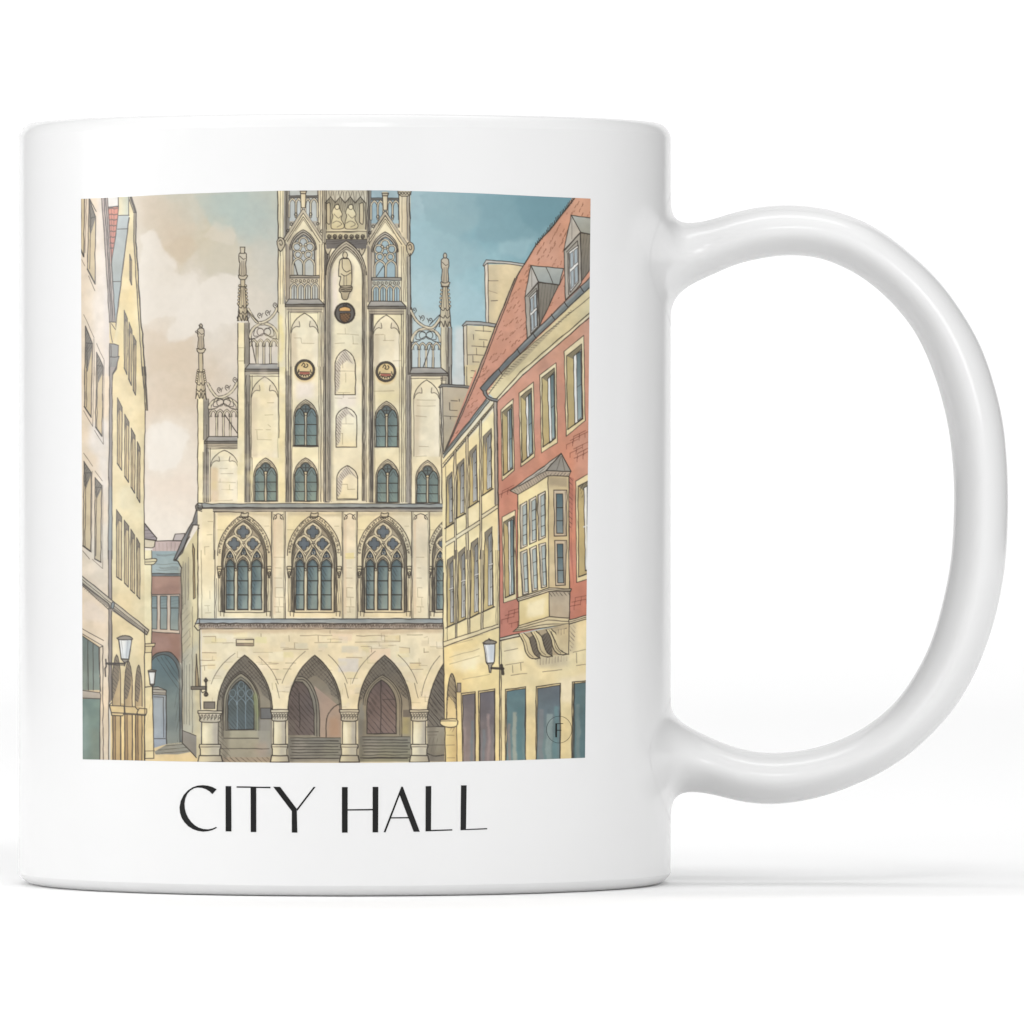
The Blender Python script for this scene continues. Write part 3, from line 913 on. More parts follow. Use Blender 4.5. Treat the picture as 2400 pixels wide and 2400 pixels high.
# pinnacles: shaft, spire with crockets, statue
def statue(cx, y0, y1, w, arm=0):
    """a little carved figure: head, shoulders, robe"""
    h = y1 - y0
    hd = oval(cx, y0 + h * .09, w * .24, h * .09, 14)
    robe = curve([(cx - w * .2, y0 + h * .17), (cx - w * .52, y0 + h * .26), (cx - w * .5, y0 + h * .5), (cx - w * .38, y0 + h * .6), (cx - w * .46, y1), (cx + w * .44, y1), (cx + w * .4, y0 + h * .6), (cx + w * .52, y0 + h * .45), (cx + w * .48, y0 + h * .24), (cx + w * .2, y0 + h * .17)], 5)
    fill(robe, (206, 196, 176), (186, 174, 152)); ink(robe, 1.9, closed=True)
    fill(hd, (204, 194, 174)); ink(hd, 1.8, closed=True)
    ink([(cx - w * .4, y0 + h * .32), (cx + w * .1, y0 + h * .44), (cx + w * .38, y0 + h * .40)], 1.4)
    ink([(cx - w * .12, y0 + h * .5), (cx - w * .16, y1)], 1.1, .7); ink([(cx + w * .14, y0 + h * .5), (cx + w * .18, y1)], 1.1, .7)
    if arm:
        ink([(cx - w * .5, y0 + h * .28), (cx - w * .85, y0 + h * .34), (cx - w * .4, y0 + h * .42)], 1.6)

def pinnacle(cx, ys0, ys1, yp, ysp, ybase, w0, w1, sw):
    """statue from ys0 to ys1, collar, thin shaft to yp, crocketed spire to ysp, carved gablet to ybase"""
    sp = [(cx - w0, ys1), (cx + w0, ys1), (cx + w0, yp), (cx + w1, ysp), (cx + w1 * 1.35, ybase), (cx - w1 * 1.35, ybase), (cx - w1, ysp), (cx - w0, yp)]
    fill(sp, (222, 208, 176), (190, 176, 148), 'h')
    ink([sp[0], sp[7], sp[6], sp[5]], 1.8); ink([sp[1], sp[2], sp[3], sp[4]], 1.8)
    ink([(cx + 1, yp), (cx + 3, ysp)], 1.2, .7); ink([(cx - 2, yp + 8), (cx - 4, ysp)], 1.1, .6)
    n = 6
    for i in range(n):
        t = (i + .5) / n
        y = yp - 6 + (ysp - yp + 6) * t
        x = w0 + (w1 - w0) * t
        for s in (-1, 1):
            o = oval(cx + s * (x + 1.6), y, 2.7, 3.1, 9)
            fill(o, (212, 198, 168)); ink(o, 1.3, closed=True)
    poly(curve([(cx - w0 - 5, ys1 + 1), (cx + w0 + 5, ys1 + 1), (cx + w0 + 4, ys1 + 7), (cx + w0, ys1 + 11), (cx - w0, ys1 + 11), (cx - w0 - 4, ys1 + 7), (cx - w0 - 5, ys1 + 1)], 4), (204, 192, 168), w=1.9)
    ink([(cx - w0 - 3, yp), (cx + w0 + 3, yp)], 2.2)
    for y in (ysp, ysp + (ybase - ysp) * .4):
        ink(curve([(cx - w1 - 2, y), (cx - w1 * .4, y + 6), (cx, y), (cx + w1 * .5, y + 6), (cx + w1 + 2, y)]), 1.7)
    hatch([(cx, ysp), (cx + w1, ysp), (cx + w1 * 1.3, ybase), (cx, ybase)], 80, 4, 1.2, .6)
    ink(curve([(cx - w1 * 1.4, ybase), (cx - w1 * .9, ybase - 12), (cx - w1 * .3, ybase), (cx, ybase - 14), (cx + w1 * .5, ybase), (cx + w1, ybase - 12), (cx + w1 * 1.5, ybase + 3)]), 1.8)
    statue(cx, ys0, ys1, sw)

def lancets(xs, y0, y1, w=3.2):
    """open tracery: mullions with pointed heads between them"""
    for x in xs[1:-1]:
        bar([(x, y0), (x, y1)], w)
    for a_, b_ in zip(xs, xs[1:]):
        bar(arch(a_, b_, None, y0 + 2, y0 - (b_ - a_) * .75, 60, 6), w * .8)
        for s in (-1, 1):
            m = (a_ + b_) / 2
            ink(curve([(m + s * (b_ - a_) * .42, y0 + 1), (m + s * (b_ - a_) * .22, y0 + 4), (m + s * (b_ - a_) * .3, y0 - 4)], 3), 1.1, .7)

def crocket(x, y, r=6, flip=1):
    ink(curve([(x, y + r), (x - r * .7 * flip, y), (x - r * .2 * flip, y - r), (x + r * .6 * flip, y - r * .6), (x + r * .2 * flip, y), (x - r * .1 * flip, y - r * .3)], 4), 1.6)
    ink(curve([(x + r * .8 * flip, y + r * .6), (x + r * flip, y - r * .4), (x + r * 1.4 * flip, y - r)], 4), 1.5)

def flying(fx, cx0, cx1, ytop_in, ylow, ytop_out, ybase):
    """quarter-circle tracery beside a tower: cx0 = outer (low) side, cx1 = tower side; fx mirrors"""
    pass

# left lower step
fill(rect(463.5, 934, 478, 1178), (244, 230, 190)); fill(rect(478, 934, 490, 1178), (160, 152, 138), (176, 166, 148)); panel_shade(478, 489, 940, 1170, (140, 134, 124), .6, 2)
vs(936, 1176, 463.5, w=2.2, a=.9); vs(936, 1030, 477, 489); vs(1060, 1176, 476, 478.5, 489)
pinnacle(471, 759, 816, 872, 897, 934, 4.5, 9, 15)
ink([(471 - 5, 762), (476, 770)], 1.5); ink(curve([(462, 775), (458, 778), (466, 783)]), 1.5)
def gable_tracery(xl, xr, ysp, ytop, ybase, n, hook):
    """tracery field with a round head, between pier and tower; hook = +1 sweeps up to the right"""
    cx = (xl + xr) / 2
    bar(arch(xl, xr, None, ysp, ytop, 88, 10), 5)
    if hook > 0:
        bar(curve([(xl - 4, ytop - 34), (xl + 6, ytop - 16), (xl + (xr - xl) * .3, ytop - 2), (cx + 6, ytop - 6), (xr - 10, ytop - 20), (xr + 2, ytop - 42)]), 4.5)
        for t, q in ((.34, -12), (.62, -18), (.9, -36)):
            crocket(xl + (xr - xl) * t, ytop + q - 6, 6)
    else:
        bar(curve([(xr + 4, ytop - 34), (xr - 6, ytop - 16), (xr - (xr - xl) * .3, ytop - 2), (cx - 6, ytop - 6), (xl + 10, ytop - 20), (xl - 2, ytop - 42)]), 4.5)
        for t, q in ((.66, -12), (.38, -18), (.1, -36)):
            crocket(xl + (xr - xl) * t, ytop + q - 6, 6, -1)
    ym = ysp + 3
    ink(curve([(xl, ym), (xl + (cx - xl) * .5, ym - 4), (cx, ym - 14), (xr - (xr - cx) * .5, ym - 4), (xr, ym)]), 1.7)
    for s in (-1, 1):
        ink(oval(cx + s * 8, ysp - 14, 8, 9, 14), 1.7)
        ink(curve([(cx + s * 2, ysp - 20), (cx + s * 18, ysp - 24), (cx + s * 24, ysp - 6), (cx + s * 14, ysp - 4)]), 1.5)
    xs = np.linspace(xl + 1, xr - 1, n + 1)
    lancets(list(xs), ysp + 16, ybase)
    vs(ysp, ybase, xl - 1, xr + 1, w=1.8)
fr('P')
gable_tracery(491, 557, 957, 933, 1024, 4, 1)
ink([(527, 972), (556, 1015)], 2.2)
ledge(479, 490, 559, 574, 1023, 1034, 1040)
fill(rect(490, 1050, 566, 1176), CREAM)
vs(1050, 1176, 484, 493, 568, 575); ink([(490, 1052), (570, 1052)], 1.4)
trefoil(494, 558, 1092, 1055, 1174)
stones([(516, 1080), (535, 1079)], [(515, 1098), (533, 1098)], [(518, 1110), (546, 1110)], [(511, 1130), (552, 1131)], [(516, 1122), (516, 1130)], [(538, 1136), (538, 1147)], [(520, 1147), (546, 1148)], [(505, 1174), (545, 1172)])
wash([(494, 1095), (512, 1095), (512, 1174), (494, 1174)], (226, 198, 158), .6, 4)

# left upper step
fill(rect(557, 756, 573, 1178), (244, 231, 192)); fill(rect(573, 756, 586, 1178), (168, 160, 146), (156, 148, 134))
vs(758, 1026, 557.5, w=2.2, a=.9); vs(758, 852, 573, 584); vs(870, 1176, 574, 580, 586)
pinnacle(569, 580, 644, 672, 716, 752, 5, 9, 17)
poly([(563, 579), (574, 579), (573, 594), (564, 594)], (204, 192, 168), w=1.8)
ink(curve([(560, 752), (556, 744), (562, 735), (560, 725)]), 1.8); ink(curve([(578, 752), (584, 742), (580, 730)]), 1.8)
for y in (815, 846):
    stones([(559, y), (572, y)])
gable_tracery(586, 651, 792, 758, 852, 4, 1)
ink([(589, 795), (600, 850)], 2.2); ink([(580, 728), (606, 756)], 1.8)
ledge(574, 584, 657, 669, 853, 865, 871)
fill(rect(575, 872, 586, 1176), (164, 156, 140)); fill(rect(586, 878, 655, 1176), (242, 229, 192)); panel_shade(576, 587, 900, 1176, (140, 134, 122), .6, 3)
vs(880, 1176, 577, 586, 591, 657, 662, 668, 671); ink([(585, 882), (655, 882)], 1.4)
trefoil(589, 652, 930, 883, 1072)
panel_shade(594, 650, 960, 1060, (246, 233, 192), .6, 8)
wash(rect(650, 900, 662, 1160), (240, 228, 180), .6, 4)
stones([(627, 944), (642, 944)], [(621, 973), (640, 972)], [(598, 1007), (616, 1007)], [(602, 1009), (603, 1029)], [(603, 1030), (636, 1031)], [(624, 1007), (634, 1007)], [(628, 995), (634, 1000)])

# tower: piers
fill(rect(651, 430, 665, 860), (244, 231, 194)); fill(rect(665, 430, 671, 712), (166, 160, 148)); fill(rect(655, 860, 669, 1178), (240, 226, 182))
vs(430, 732, 651.5, w=2.4, a=.95); vs(732, 1026, 653.5, w=2.0); vs(430, 712, 657, 663, 669, w=1.3, a=.6)
wash(rect(654, 740, 664, 850), (244, 228, 160), .6, 3)
fill(rect(669, 880, 683, 1178), (172, 164, 148)); panel_shade(669, 678, 870, 1176, (146, 138, 124), .7, 2)
vs(720, 1176, 670, 676, 683, w=1.7); vs(900, 1176, 673, w=1.2, a=.6)
# inner piers left and right of the middle bay
for x in (752, 858):
    fill(rect(x - 2, 560, x + 26, 1178), (238, 224, 190))
    fill(rect(x + 8, 560, x + 20, 1178), (162, 154, 140)); panel_shade(x + 8, x + 18, 600, 1176, (132, 124, 112), .7, 2)
    vs(575, 1176, x + 1, x + 7, x + 20, w=1.5, a=.7); vs(575, 1176, x + 11, x + 14, w=1.9, a=.85); vs(700, 1176, x + 25, w=1.3, a=.6)
fill(rect(940, 570, 955, 1178), (242, 229, 192)); fill(rect(952, 720, 966, 1178), (168, 160, 146)); panel_shade(955, 966, 740, 1176, (132, 126, 116), .7, 2)
vs(720, 1176, 941, 946, 951, w=1.4, a=.7); vs(600, 1176, 957, 962, w=1.7); vs(720, 862, 964, w=2.2)

# fine pen shading along the piers
for x0, x1, y0, y1 in ((669, 683, 880, 1176), (760, 773, 590, 1176), (866, 879, 590, 1176), (953, 966, 730, 1176), (575, 587, 880, 1176), (478, 489, 940, 1176), (573, 585, 760, 852)):
    for k in range(5):
        x = x0 + (x1 - x0) * RS.rand()
        a_ = y0 + (y1 - y0) * RS.rand() * .6
        ink([(x, a_), (x + RS.randn() * .6, min(y1, a_ + 60 + 200 * RS.rand()))], 1.1, .5)
    hatch(rect(x0, y0, x1, y0 + (y1 - y0) * .25), 84, 3.4, 1, .35)
# mottled washes over the gable's masonry
fr('P')
for k in range(120):
    x, y = (592 + RS.rand() * 350, 740 + RS.rand() * 430) if k % 3 else (470 + RS.rand() * 170, 1050 + RS.rand() * 110)
    wash(rect(x, y, x + 6 + 16 * RS.rand(), y + 10 + 36 * RS.rand()), [(232, 216, 168), (246, 236, 214), (226, 206, 176), (214, 204, 188), (240, 222, 160), (236, 216, 196)][RS.randint(6)], .12 + .18 * RS.rand(), 3, 4)

# tower: top stage, open to the sky
SKYL, SKYR = (192, 195, 190), (168, 188, 192)
def upper(x0, sky, xo, dy):
    """x offset xo / y offset dy of a side bay's top stage, traced from the left bay"""
    q = lambda pts: [(x + xo, y + dy, 'B') for x, y in pts]
    fill(q(rect(575, 40, 860, 420)), sky)
    fill(q(rect(545, 40, 578, 520)), (160, 154, 142)); fill(q(rect(858, 40, 920, 620)), (240, 226, 194))
    for x in (548, 560, 578, 858, 866, 885, 905, 922):
        ink(q([(x, 40), (x, 520)]), 1.5, .75)
    fill(q(rect(575, 122, 860, 142)), (120, 118, 112)); ink(q([(575, 122), (860, 122)]), 1.8); ink(q([(575, 142), (860, 142)]), 1.6)
    for xa, xb in ((578, 645), (645, 700), (738, 790), (790, 856)):
        bar(q(arch(xa, xb, 330, 205, 150, 60, 6)), 2.6)
    fill(q(rect(690, 60, 742, 245)), (236, 222, 188), (218, 200, 166), 'h'); ink(q([(692, 95), (698, 240), (738, 240), (742, 95)]), 1.9)
    poly(q([(686, 74), (750, 74), (742, 100), (692, 100)]), (206, 192, 164), w=2)
    for s in (645, 790):
        ink(q(oval(s, 305, 14, 16, 10)), 1.6)
    fill(q(rect(580, 370, 640, 420)), (180, 172, 156)); fill(q(rect(810, 370, 862, 420)), (180, 172, 156))
    # gable
    fill(q([(717, 255), (925, 575), (925, 1150), (540, 1150), (520, 570)]), (232, 217, 182))
    fill(q([(540, 570), (590, 640), (590, 1150), (545, 1150)]), (168, 158, 142)); wash(q([(560, 560), (640, 480), (600, 1100), (560, 1140)]), (172, 160, 142), .6, 4, 2)
    fill(q([(845, 600), (880, 620), (885, 1150), (845, 1150)]), (240, 225, 190))
    bar(q([(522, 572), (717, 268), (928, 580)]), 5, (204, 192, 168))
    ink(q([(560, 570), (717, 325), (880, 580)]), 1.6); ink(q([(640, 470), (717, 352), (800, 470)]), 1.4, .7)
    wash(q([(640, 480), (717, 360), (790, 470)]), (246, 234, 200), .8, 3, 0)
    for x in (548, 585, 878, 900, 922):
        ink(q([(x, 600), (x, 1140)]), 1.4, .7)
    # open window
    W0 = arch(585, 848, 1140, 650, 455, 66)
    fill(q(W0), (188, 178, 160)); ink(q(W0[1:-1]), 1.8)
    ink(q(arch(598, 838, 1140, 655, 478, 66)[1:-1]), 2.0)
    W1 = arch(614, 826, 905, 670, 505, 70)
    fill(q(W1), sky); ink(q(W1), 2.2)
    for cx, cy, r in ((717, 575, 42), (655, 625, 40), (782, 625, 40), (665, 700, 34), (768, 700, 34)):
        bar(q(oval(cx, cy, r, r * 1.02, 16)), 2.6)
    for cx, cy in ((690, 602), (742, 602), (717, 680)):
        o = q(oval(cx, cy, 13, 13, 10)); fill(o, (226, 214, 186)); ink(o, 1.5)
    bar(q(arch(616, 718, 905, 800, 738, 70, 6)), 2.8); bar(q(arch(724, 826, 905, 800, 738, 70, 6)), 2.8)
    ink(q([(632, 790), (662, 900)] if not xo else [(700, 790), (632, 895)]), 2.2)
    # balustrade
    fill(q(rect(592, 930, 866, 1138)), sky)
    fill(q(rect(592, 935, 866, 985)), (206, 194, 168), a=.75)
    poly(q(rect(586, 905, 876, 930)), (166, 160, 148), w=1.9)
    for k in range(7):
        ink(q(oval(608 + k * 40, 958, 12, 13, 9)), 1.4, .85)
    for k in range(4):
        xa = 594 + k * 68
        bar(q(arch(xa, xa + 68, 1138, 1035, 985, 66, 6)), 2.8)
    for x in (628, 696, 764, 832):
        ink(q([(x, 1010), (x, 1138)]), 1.6)
    # crockets on the gable
    for x, y in ((565, 465), (600, 400), (900, 470), (860, 395)):
        ink(q(oval(x, y, 13, 14, 9)), 1.6)
upper(0, SKYL, 0, 0)
upper(0, SKYR, 806, 22)
fr('B')
for cx, cy, w in ((497, 590, 40), (962, 620, 34), (1295, 630, 34), (1770, 635, 38)):
    o = curve([(cx - w, cy - 20), (cx - w * .3, cy - 58), (cx + w * .7, cy - 40), (cx + w, cy + 10), (cx + w * .4, cy + 60), (cx - w * .2, cy + 78), (cx - w * .8, cy + 30), (cx - w, cy - 20)], 5)
    fill(o, (202, 188, 160)); ink(o, 2)
    ink(curve([(cx - w * .5, cy - 20), (cx, cy - 35), (cx + w * .4, cy), (cx, cy + 20), (cx - w * .3, cy)], 4), 1.7)
    ink([(cx - 10, cy + 70), (cx - 4, cy + 120)], 1.5)
# far right pier of the top stage
fill([(1655, 60), (1755, 60), (1765, 580), (1690, 520), (1660, 460)], (236, 222, 190), (196, 184, 160), 'h')
fill([(1735, 120), (1768, 120), (1770, 580), (1740, 560)], (172, 164, 150))
ink([(1658, 110), (1662, 430)], 1.8); ink([(1764, 120), (1768, 570)], 2.4); ink([(1738, 120), (1740, 540)], 1.4); ink([(1690, 120), (1690, 480)], 1.3, .6)
poly([(1648, 60), (1780, 60), (1775, 110), (1745, 125), (1680, 125), (1650, 100)], (200, 188, 162), w=2)
for x in (1665, 1695, 1725, 1755):
    ink(oval(x, 96, 12, 13, 9), 1.5)
fill([(1735, 720), (1772, 720), (1775, 1290), (1740, 1290)], (176, 168, 152)); ink([(1770, 690), (1776, 1300)], 2.4); ink([(1742, 700), (1744, 1290)], 1.5)

# middle bay: canopy, relief of two seated figures, frieze
fill(rect(925, 60, 1345, 460), (206, 194, 168)); fill(rect(905, 60, 940, 580), (198, 186, 160))
fill(rect(945, 150, 1320, 455), (152, 144, 124), (206, 192, 156))
hatch(rect(945, 150, 1320, 280), 80, 5, 1.2, .5)
fill([(930, 60), (1345, 60), (1335, 190), (1290, 140), (1225, 195), (1180, 130), (1130, 195), (1080, 130), (1030, 195), (985, 135), (940, 190)], (208, 198, 174))
for x in (985, 1080, 1180, 1280):
    ink([(x - 50, 190), (x, 132), (x + 48, 192)], 2.2); ink([(x - 40, 80), (x - 46, 180)], 1.3, .6); ink([(x - 18, 75), (x - 4, 130)], 1.2, .6); ink([(x + 18, 75), (x + 4, 130)], 1.2, .6); ink([(x + 30, 80), (x + 44, 180)], 1.3, .6)
    hatch([(x - 45, 70), (x + 45, 70), (x + 30, 120), (x - 30, 120)], 75, 6, 1.1, .5)
for cx, f in ((1050, 1), (1185, -1)):
    o = curve([(cx - 20, 215), (cx + 14, 205), (cx + 26, 250), (cx + 50, 300), (cx + 40, 350), (cx + 70, 410), (cx + 50, 445), (cx - 50, 445), (cx - 55, 380), (cx - 40, 320), (cx - 50, 280), (cx - 20, 215)], 5)
    fill(o, (232, 218, 180), (214, 198, 156)); ink(o, 1.7, .8)
    ink(oval(cx, 232, 22, 26, 12), 1.6, .8); ink(curve([(cx - 30, 300), (cx + 10, 340), (cx + 40, 320)]), 1.4, .7); ink(curve([(cx - 45, 390), (cx, 370), (cx + 45, 400), (cx, 430)]), 1.4, .7)
for x in (965, 1290):
    poly(curve([(x - 18, 200), (x + 16, 200), (x + 18, 380), (x, 400), (x - 18, 380)], 3), (208, 192, 158), w=1.7)
ink([(940, 185), (944, 460), (1330, 462), (1330, 190)], 2)
fill(rect(940, 455, 1340, 482), (236, 220, 182)); ink([(940, 470), (1338, 472)], 2); ink([(940, 484), (1338, 486)], 1.6)
fill(rect(944, 486, 1338, 555), (216, 202, 166))
for k in range(7):
    ink(oval(972 + k * 55, 524, 17, 19, 12), 2.4); ink(oval(972 + k * 55, 526, 6, 7, 8), 2)
    ink([(992 + k * 55, 500), (1000 + k * 55, 548)], 1, .6)
ink([(944, 550), (1338, 552)], 2)
fill(rect(942, 555, 1340, 640), (118, 112, 106)); hatch(rect(950, 558, 1330, 610), 5, 5, 1.3, .6)
for x in (905, 925, 940, 1345, 1365):
    ink([(x, 60), (x, 600)], 1.6, .8)
# the tall niche with the standing figure
N0 = arch(942, 1338, 3130, 900, 565, 64, 14)
fill(N0, (196, 184, 160)); ink(N0[1:-1], 2.2)
ink(arch(960, 1322, 3120, 905, 592, 64, 14), 1.7, .8); ink(arch(975, 1308, 3120, 908, 622, 64, 14), 2); ink(arch(986, 1298, 3120, 910, 645, 64, 14), 1.4, .7)
fill(arch(990, 1292, 3130, 915, 660, 64, 14), (240, 228, 196), (244, 230, 192))
wash([(960, 900), (1000, 780), (1010, 1200), (1004, 3120), (960, 3120)], (150, 144, 134), .65, 5, 2)
wash([(1010, 900), (1050, 800), (1060, 1300), (1010, 1300)], (236, 222, 212), .7, 5, 2)
wash([(1180, 760), (1215, 820), (1200, 1020), (1170, 1140), (1150, 1140)], (170, 158, 142), .7, 3, 2)
rb = curve([(1100, 735), (1075, 770), (1066, 905), (1085, 920), (1080, 1010), (1185, 1010), (1192, 840), (1180, 770), (1158, 735)], 6)
fill(rb, (226, 212, 178), (204, 188, 152), 'h'); ink(rb, 2.0, closed=True)
hd = oval(1129, 705, 24, 32, 16); fill(hd, (222, 206, 172)); ink(hd, 1.9)
ink(curve([(1100, 745), (1104, 830), (1140, 870), (1180, 855)]), 1.6); ink(curve([(1090, 890), (1130, 910), (1185, 880)]), 1.5); ink([(1118, 905), (1116, 1008)], 1.3, .7); ink([(1142, 905), (1144, 1008)], 1.3, .7); ink([(1108, 740), (1156, 742)], 1.5)
pd = curve([(1085, 1010), (1190, 1010), (1196, 1050), (1170, 1080), (1150, 1140), (1105, 1138), (1088, 1080), (1070, 1055), (1085, 1010)], 5)
fill(pd, (196, 182, 152), (170, 156, 128)); ink(pd, 2)
for y in (1022, 1040, 1058):
    ink(curve([(1085, y), (1130, y + 8), (1190, y)]), 2.2)
# round shields
def roundel(cx, cy, r, kind):
    o = oval(cx, cy, r, r * 1.02, 28)
    if kind == 0:
        fill(o, (96, 92, 88), (120, 114, 106)); ink(o, 3)
        ink(oval(cx, cy, r * .92, r * .94, 26), 1.5)
        s = curve([(cx - 48, cy + 2), (cx + 48, cy + 2), (cx + 44, cy + 60), (cx, cy + 92), (cx - 44, cy + 60), (cx - 48, cy + 2)], 5)
        fill(s, (122, 92, 66)); ink(s, 2.4); hatch(s, 30, 5, 1.6, .7); hatch(s, -50, 6, 1.4, .5, (190, 150, 100))
        c = curve([(cx - 56, cy - 18), (cx - 50, cy - 48), (cx, cy - 62), (cx + 50, cy - 48), (cx + 56, cy - 18)], 5)
        fill(c, (226, 178, 116)); ink(c, 2, closed=True)
        ink(curve([(cx - 20, cy - 62), (cx - 10, cy - 82), (cx, cy - 66), (cx + 12, cy - 84), (cx + 22, cy - 62)], 4), 1.8)
    else:
        wash(oval(cx, cy + 18, r * 1.05, r * 1.1), (222, 188, 128), .7, 4, 0)
        fill(o, (104, 98, 88)); ink(o, 2.6)
        i = oval(cx, cy, r * .84, r * .86, 26)
        fill(i, (222, 194, 138), (226, 204, 160)); ink(i, 2.2)
        fill(rect(cx - 52, cy + 18, cx + 50, cy + 46), (176, 112, 94)); ink([(cx - 52, cy + 18), (cx + 48, cy + 20)], 1.6)
        ink(curve([(cx - 30, cy - 40), (cx - 12, cy - 66), (cx + 2, cy - 44), (cx - 10, cy - 30), (cx + 16, cy - 24), (cx + 30, cy - 44), (cx + 20, cy - 58)]), 2.2); ink([(cx - 58, cy + 2), (cx - 66, cy + 30)], 2.6); ink([(cx + 56, cy + 2), (cx + 64, cy + 30)], 2.6)
        for k in range(-2, 3):
            ink(oval(cx + k * 24, cy + 66 - 5 * abs(k), 12, 14, 8, 180, 360), 2)
roundel(1127, 1276, 98, 0)
# ledges and blind panels below the top stage
fr('P')
ledge(668.5, 677, 747, 760, 701, 713, 719, 12)
ledge(861.5, 869, 940, 951.5, 706, 718, 724, 12)
fr('B')
fill(rect(585, 1270, 880, 1932), (242, 228, 188)); fill(rect(1410, 1290, 1680, 1932), (242, 228, 188))
for x in (575, 590, 862, 880, 905):
    ink([(x, 1268), (x, 1932)], 1.3, .55)
for x in (1392, 1412, 1680, 1700):
    ink([(x, 1285), (x, 1932)], 1.3, .55)
ink([(590, 1272), (865, 1272)], 1.3, .6); ink([(1400, 1290), (1690, 1290)], 1.3, .6)
trefoil(596, 866, 1470, 1276, 1932); trefoil(1406, 1664, 1480, 1296, 1932)
stones([(630, 1520), (690, 1520)], [(695, 1522), (700, 1570)], [(705, 1573), (825, 1573)], [(1425, 1490), (1510, 1488)], [(1520, 1490), (1522, 1545)], [(1505, 1545), (1610, 1545)],
       [(1130, 1425), (1132, 1478)], [(1050, 1480), (1170, 1482)], [(1180, 1485), (1262, 1492)], [(1030, 1575), (1125, 1570)], [(1205, 1500), (1210, 1575)], [(1205, 1578), (1255, 1580)])
fr('E')
fill(rect(600, 0, 880, 1330), (242, 229, 194)); fill(rect(1412, 0, 1680, 1330), (242, 228, 190))
wash(rect(640, 150, 830, 320), (246, 234, 226), .7, 8); wash(rect(620, 800, 850, 890), (242, 230, 186), .6, 6); wash(rect(1440, 250, 1640, 330), (244, 230, 180), .6, 8)
for x in (590, 606, 870, 885, 915, 935):
    ink([(x, 0), (x, 1325)], 1.3, .6)
for x in (1400, 1420, 1665, 1690, 1725):
    ink([(x, 0), (x, 1335)], 1.3, .6)
fr('B')
roundel(732, 1834, 97, 1); roundel(1530, 1852, 97, 1)
fr('E')
fill(rect(1025, 0, 1280, 1330), (240, 228, 196)); wash(rect(1045, 180, 1240, 400), (240, 228, 216), .7, 8); wash(rect(1045, 800, 1250, 960), (238, 224, 190), .6, 8)
def niche(xl, xr, yb, ys, yt):
    P = arch(xl, xr, yb, ys, yt, 66)
    fill(P, (244, 232, 206), (240, 224, 182))
    Q = [(xl, yb), (xl, ys), ((xl * 3 + xr) / 4, (ys + yt) / 2 - 10), ((xl + xr) / 2, yt), ((xl + 3 * xr) / 4, (ys + yt) / 2), (xr, ys), ((xl + xr) / 2 + 20, ys - 50), (xl + 55, ys + 10), (xl + 40, yb - 60)]
    wash(Q, (196, 184, 172), .7, 2, 2)
    hatch(Q, -50, 5, 1.2, .6)
    ink(P, 2.1, closed=True)
fr('B')
niche(1030, 1230, 2080, 1790, 1636)
fr('E')
niche(1040, 1243, 790, 510, 398); niche(1048, 1252, 1302, 1100, 972)
ink([(1045, 1312), (1252, 1312)], 1.4, .6)
stones([(1030, 40), (1225, 42)], [(1105, -60), (1105, 10)], [(1135, 60), (1135, 150)], [(1060, 252), (1180, 254)], [(1112, 256), (1112, 300)], [(1030, 305), (1100, 310)], [(1160, 308), (1235, 306)], [(1085, 560), (1210, 560)], [(1135, 480), (1137, 560)],
       [(1060, 655), (1105, 655)], [(1105, 655), (1105, 760)], [(1095, 1155), (1150, 1156)], [(1150, 1156), (1155, 1205)], [(1155, 1206), (1225, 1204)], [(1415, 240), (1610, 236)], [(1600, -60), (1680, -62)])

def biforate(xl, xr, yb, ys, yt):
    """two-light window with a pierced round above"""
    w = xr - xl
    P = arch(xl, xr, yb, ys, yt, 66)
    fill(P, (216, 202, 172)); ink(P, 2.0, closed=True)
    ink(arch(xl + w * .05, xr - w * .05, yb, ys, yt + 18, 66)[1:-1], 1.3, .7)
    cx = (xl + xr) / 2
    ry = yt + (ys - yt) * .52
    o = oval(cx, ry, w * .20, w * .20, 18)
    fill(o, (106, 116, 114)); ink(o, 2)
    for k in range(4):
        ink(oval(cx + w * .09 * math.cos(k * 1.57 + .78), ry + w * .09 * math.sin(k * 1.57 + .78), w * .08, w * .08, 8), 1.2, .6)
    ink(oval(cx, ry, w * .24, w * .24, 18), 1.3, .7)
    for a_, b_ in ((xl + w * .05, cx - w * .045), (cx + w * .045, xr - w * .05)):
        G = arch(a_, b_, yb - 4, ys + w * .02, ys - w * .40, 68, 8)
        fill(G, (112, 126, 124), (138, 154, 144))
        wash([(a_, ys), (a_ + w * .16, ys), (a_ + w * .12, yb), (a_, yb)], (96, 112, 114), .55, 3, 3)
        hatch(rect(a_, ys + 30, a_ + w * .2, yb - 10), -58, 6, 1.1, .35)
        ink(G, 2.2, closed=True)
        for t in (.34, .72):
            y = ys + (yb - ys) * t - w * .12
            ink([(a_, y), (b_, y)], 1.9)
        ink(curve([(a_ + 4, ys - w * .04), (a_ + w * .1, ys - w * .1), ((a_ + b_) / 2, ys - w * .26), (b_ - w * .1, ys - w * .1), (b_ - 4, ys - w * .04)], 4), 1.3, .6)
    o = oval(cx, ys - w * .16, w * .06, w * .06, 10); fill(o, (224, 208, 170)); ink(o, 1.5)
fr('E')
biforate(622, 860, 780, 500, 322); biforate(622, 860, 1322, 1080, 895); biforate(230, 465, 1322, 1080, 897); biforate(1420, 1655, 790, 512, 338); biforate(1432, 1662, 1335, 1090, 910)
ink([(618, 772), (864, 772)], 1.6); ink([(615, 783), (866, 784)], 1.4)
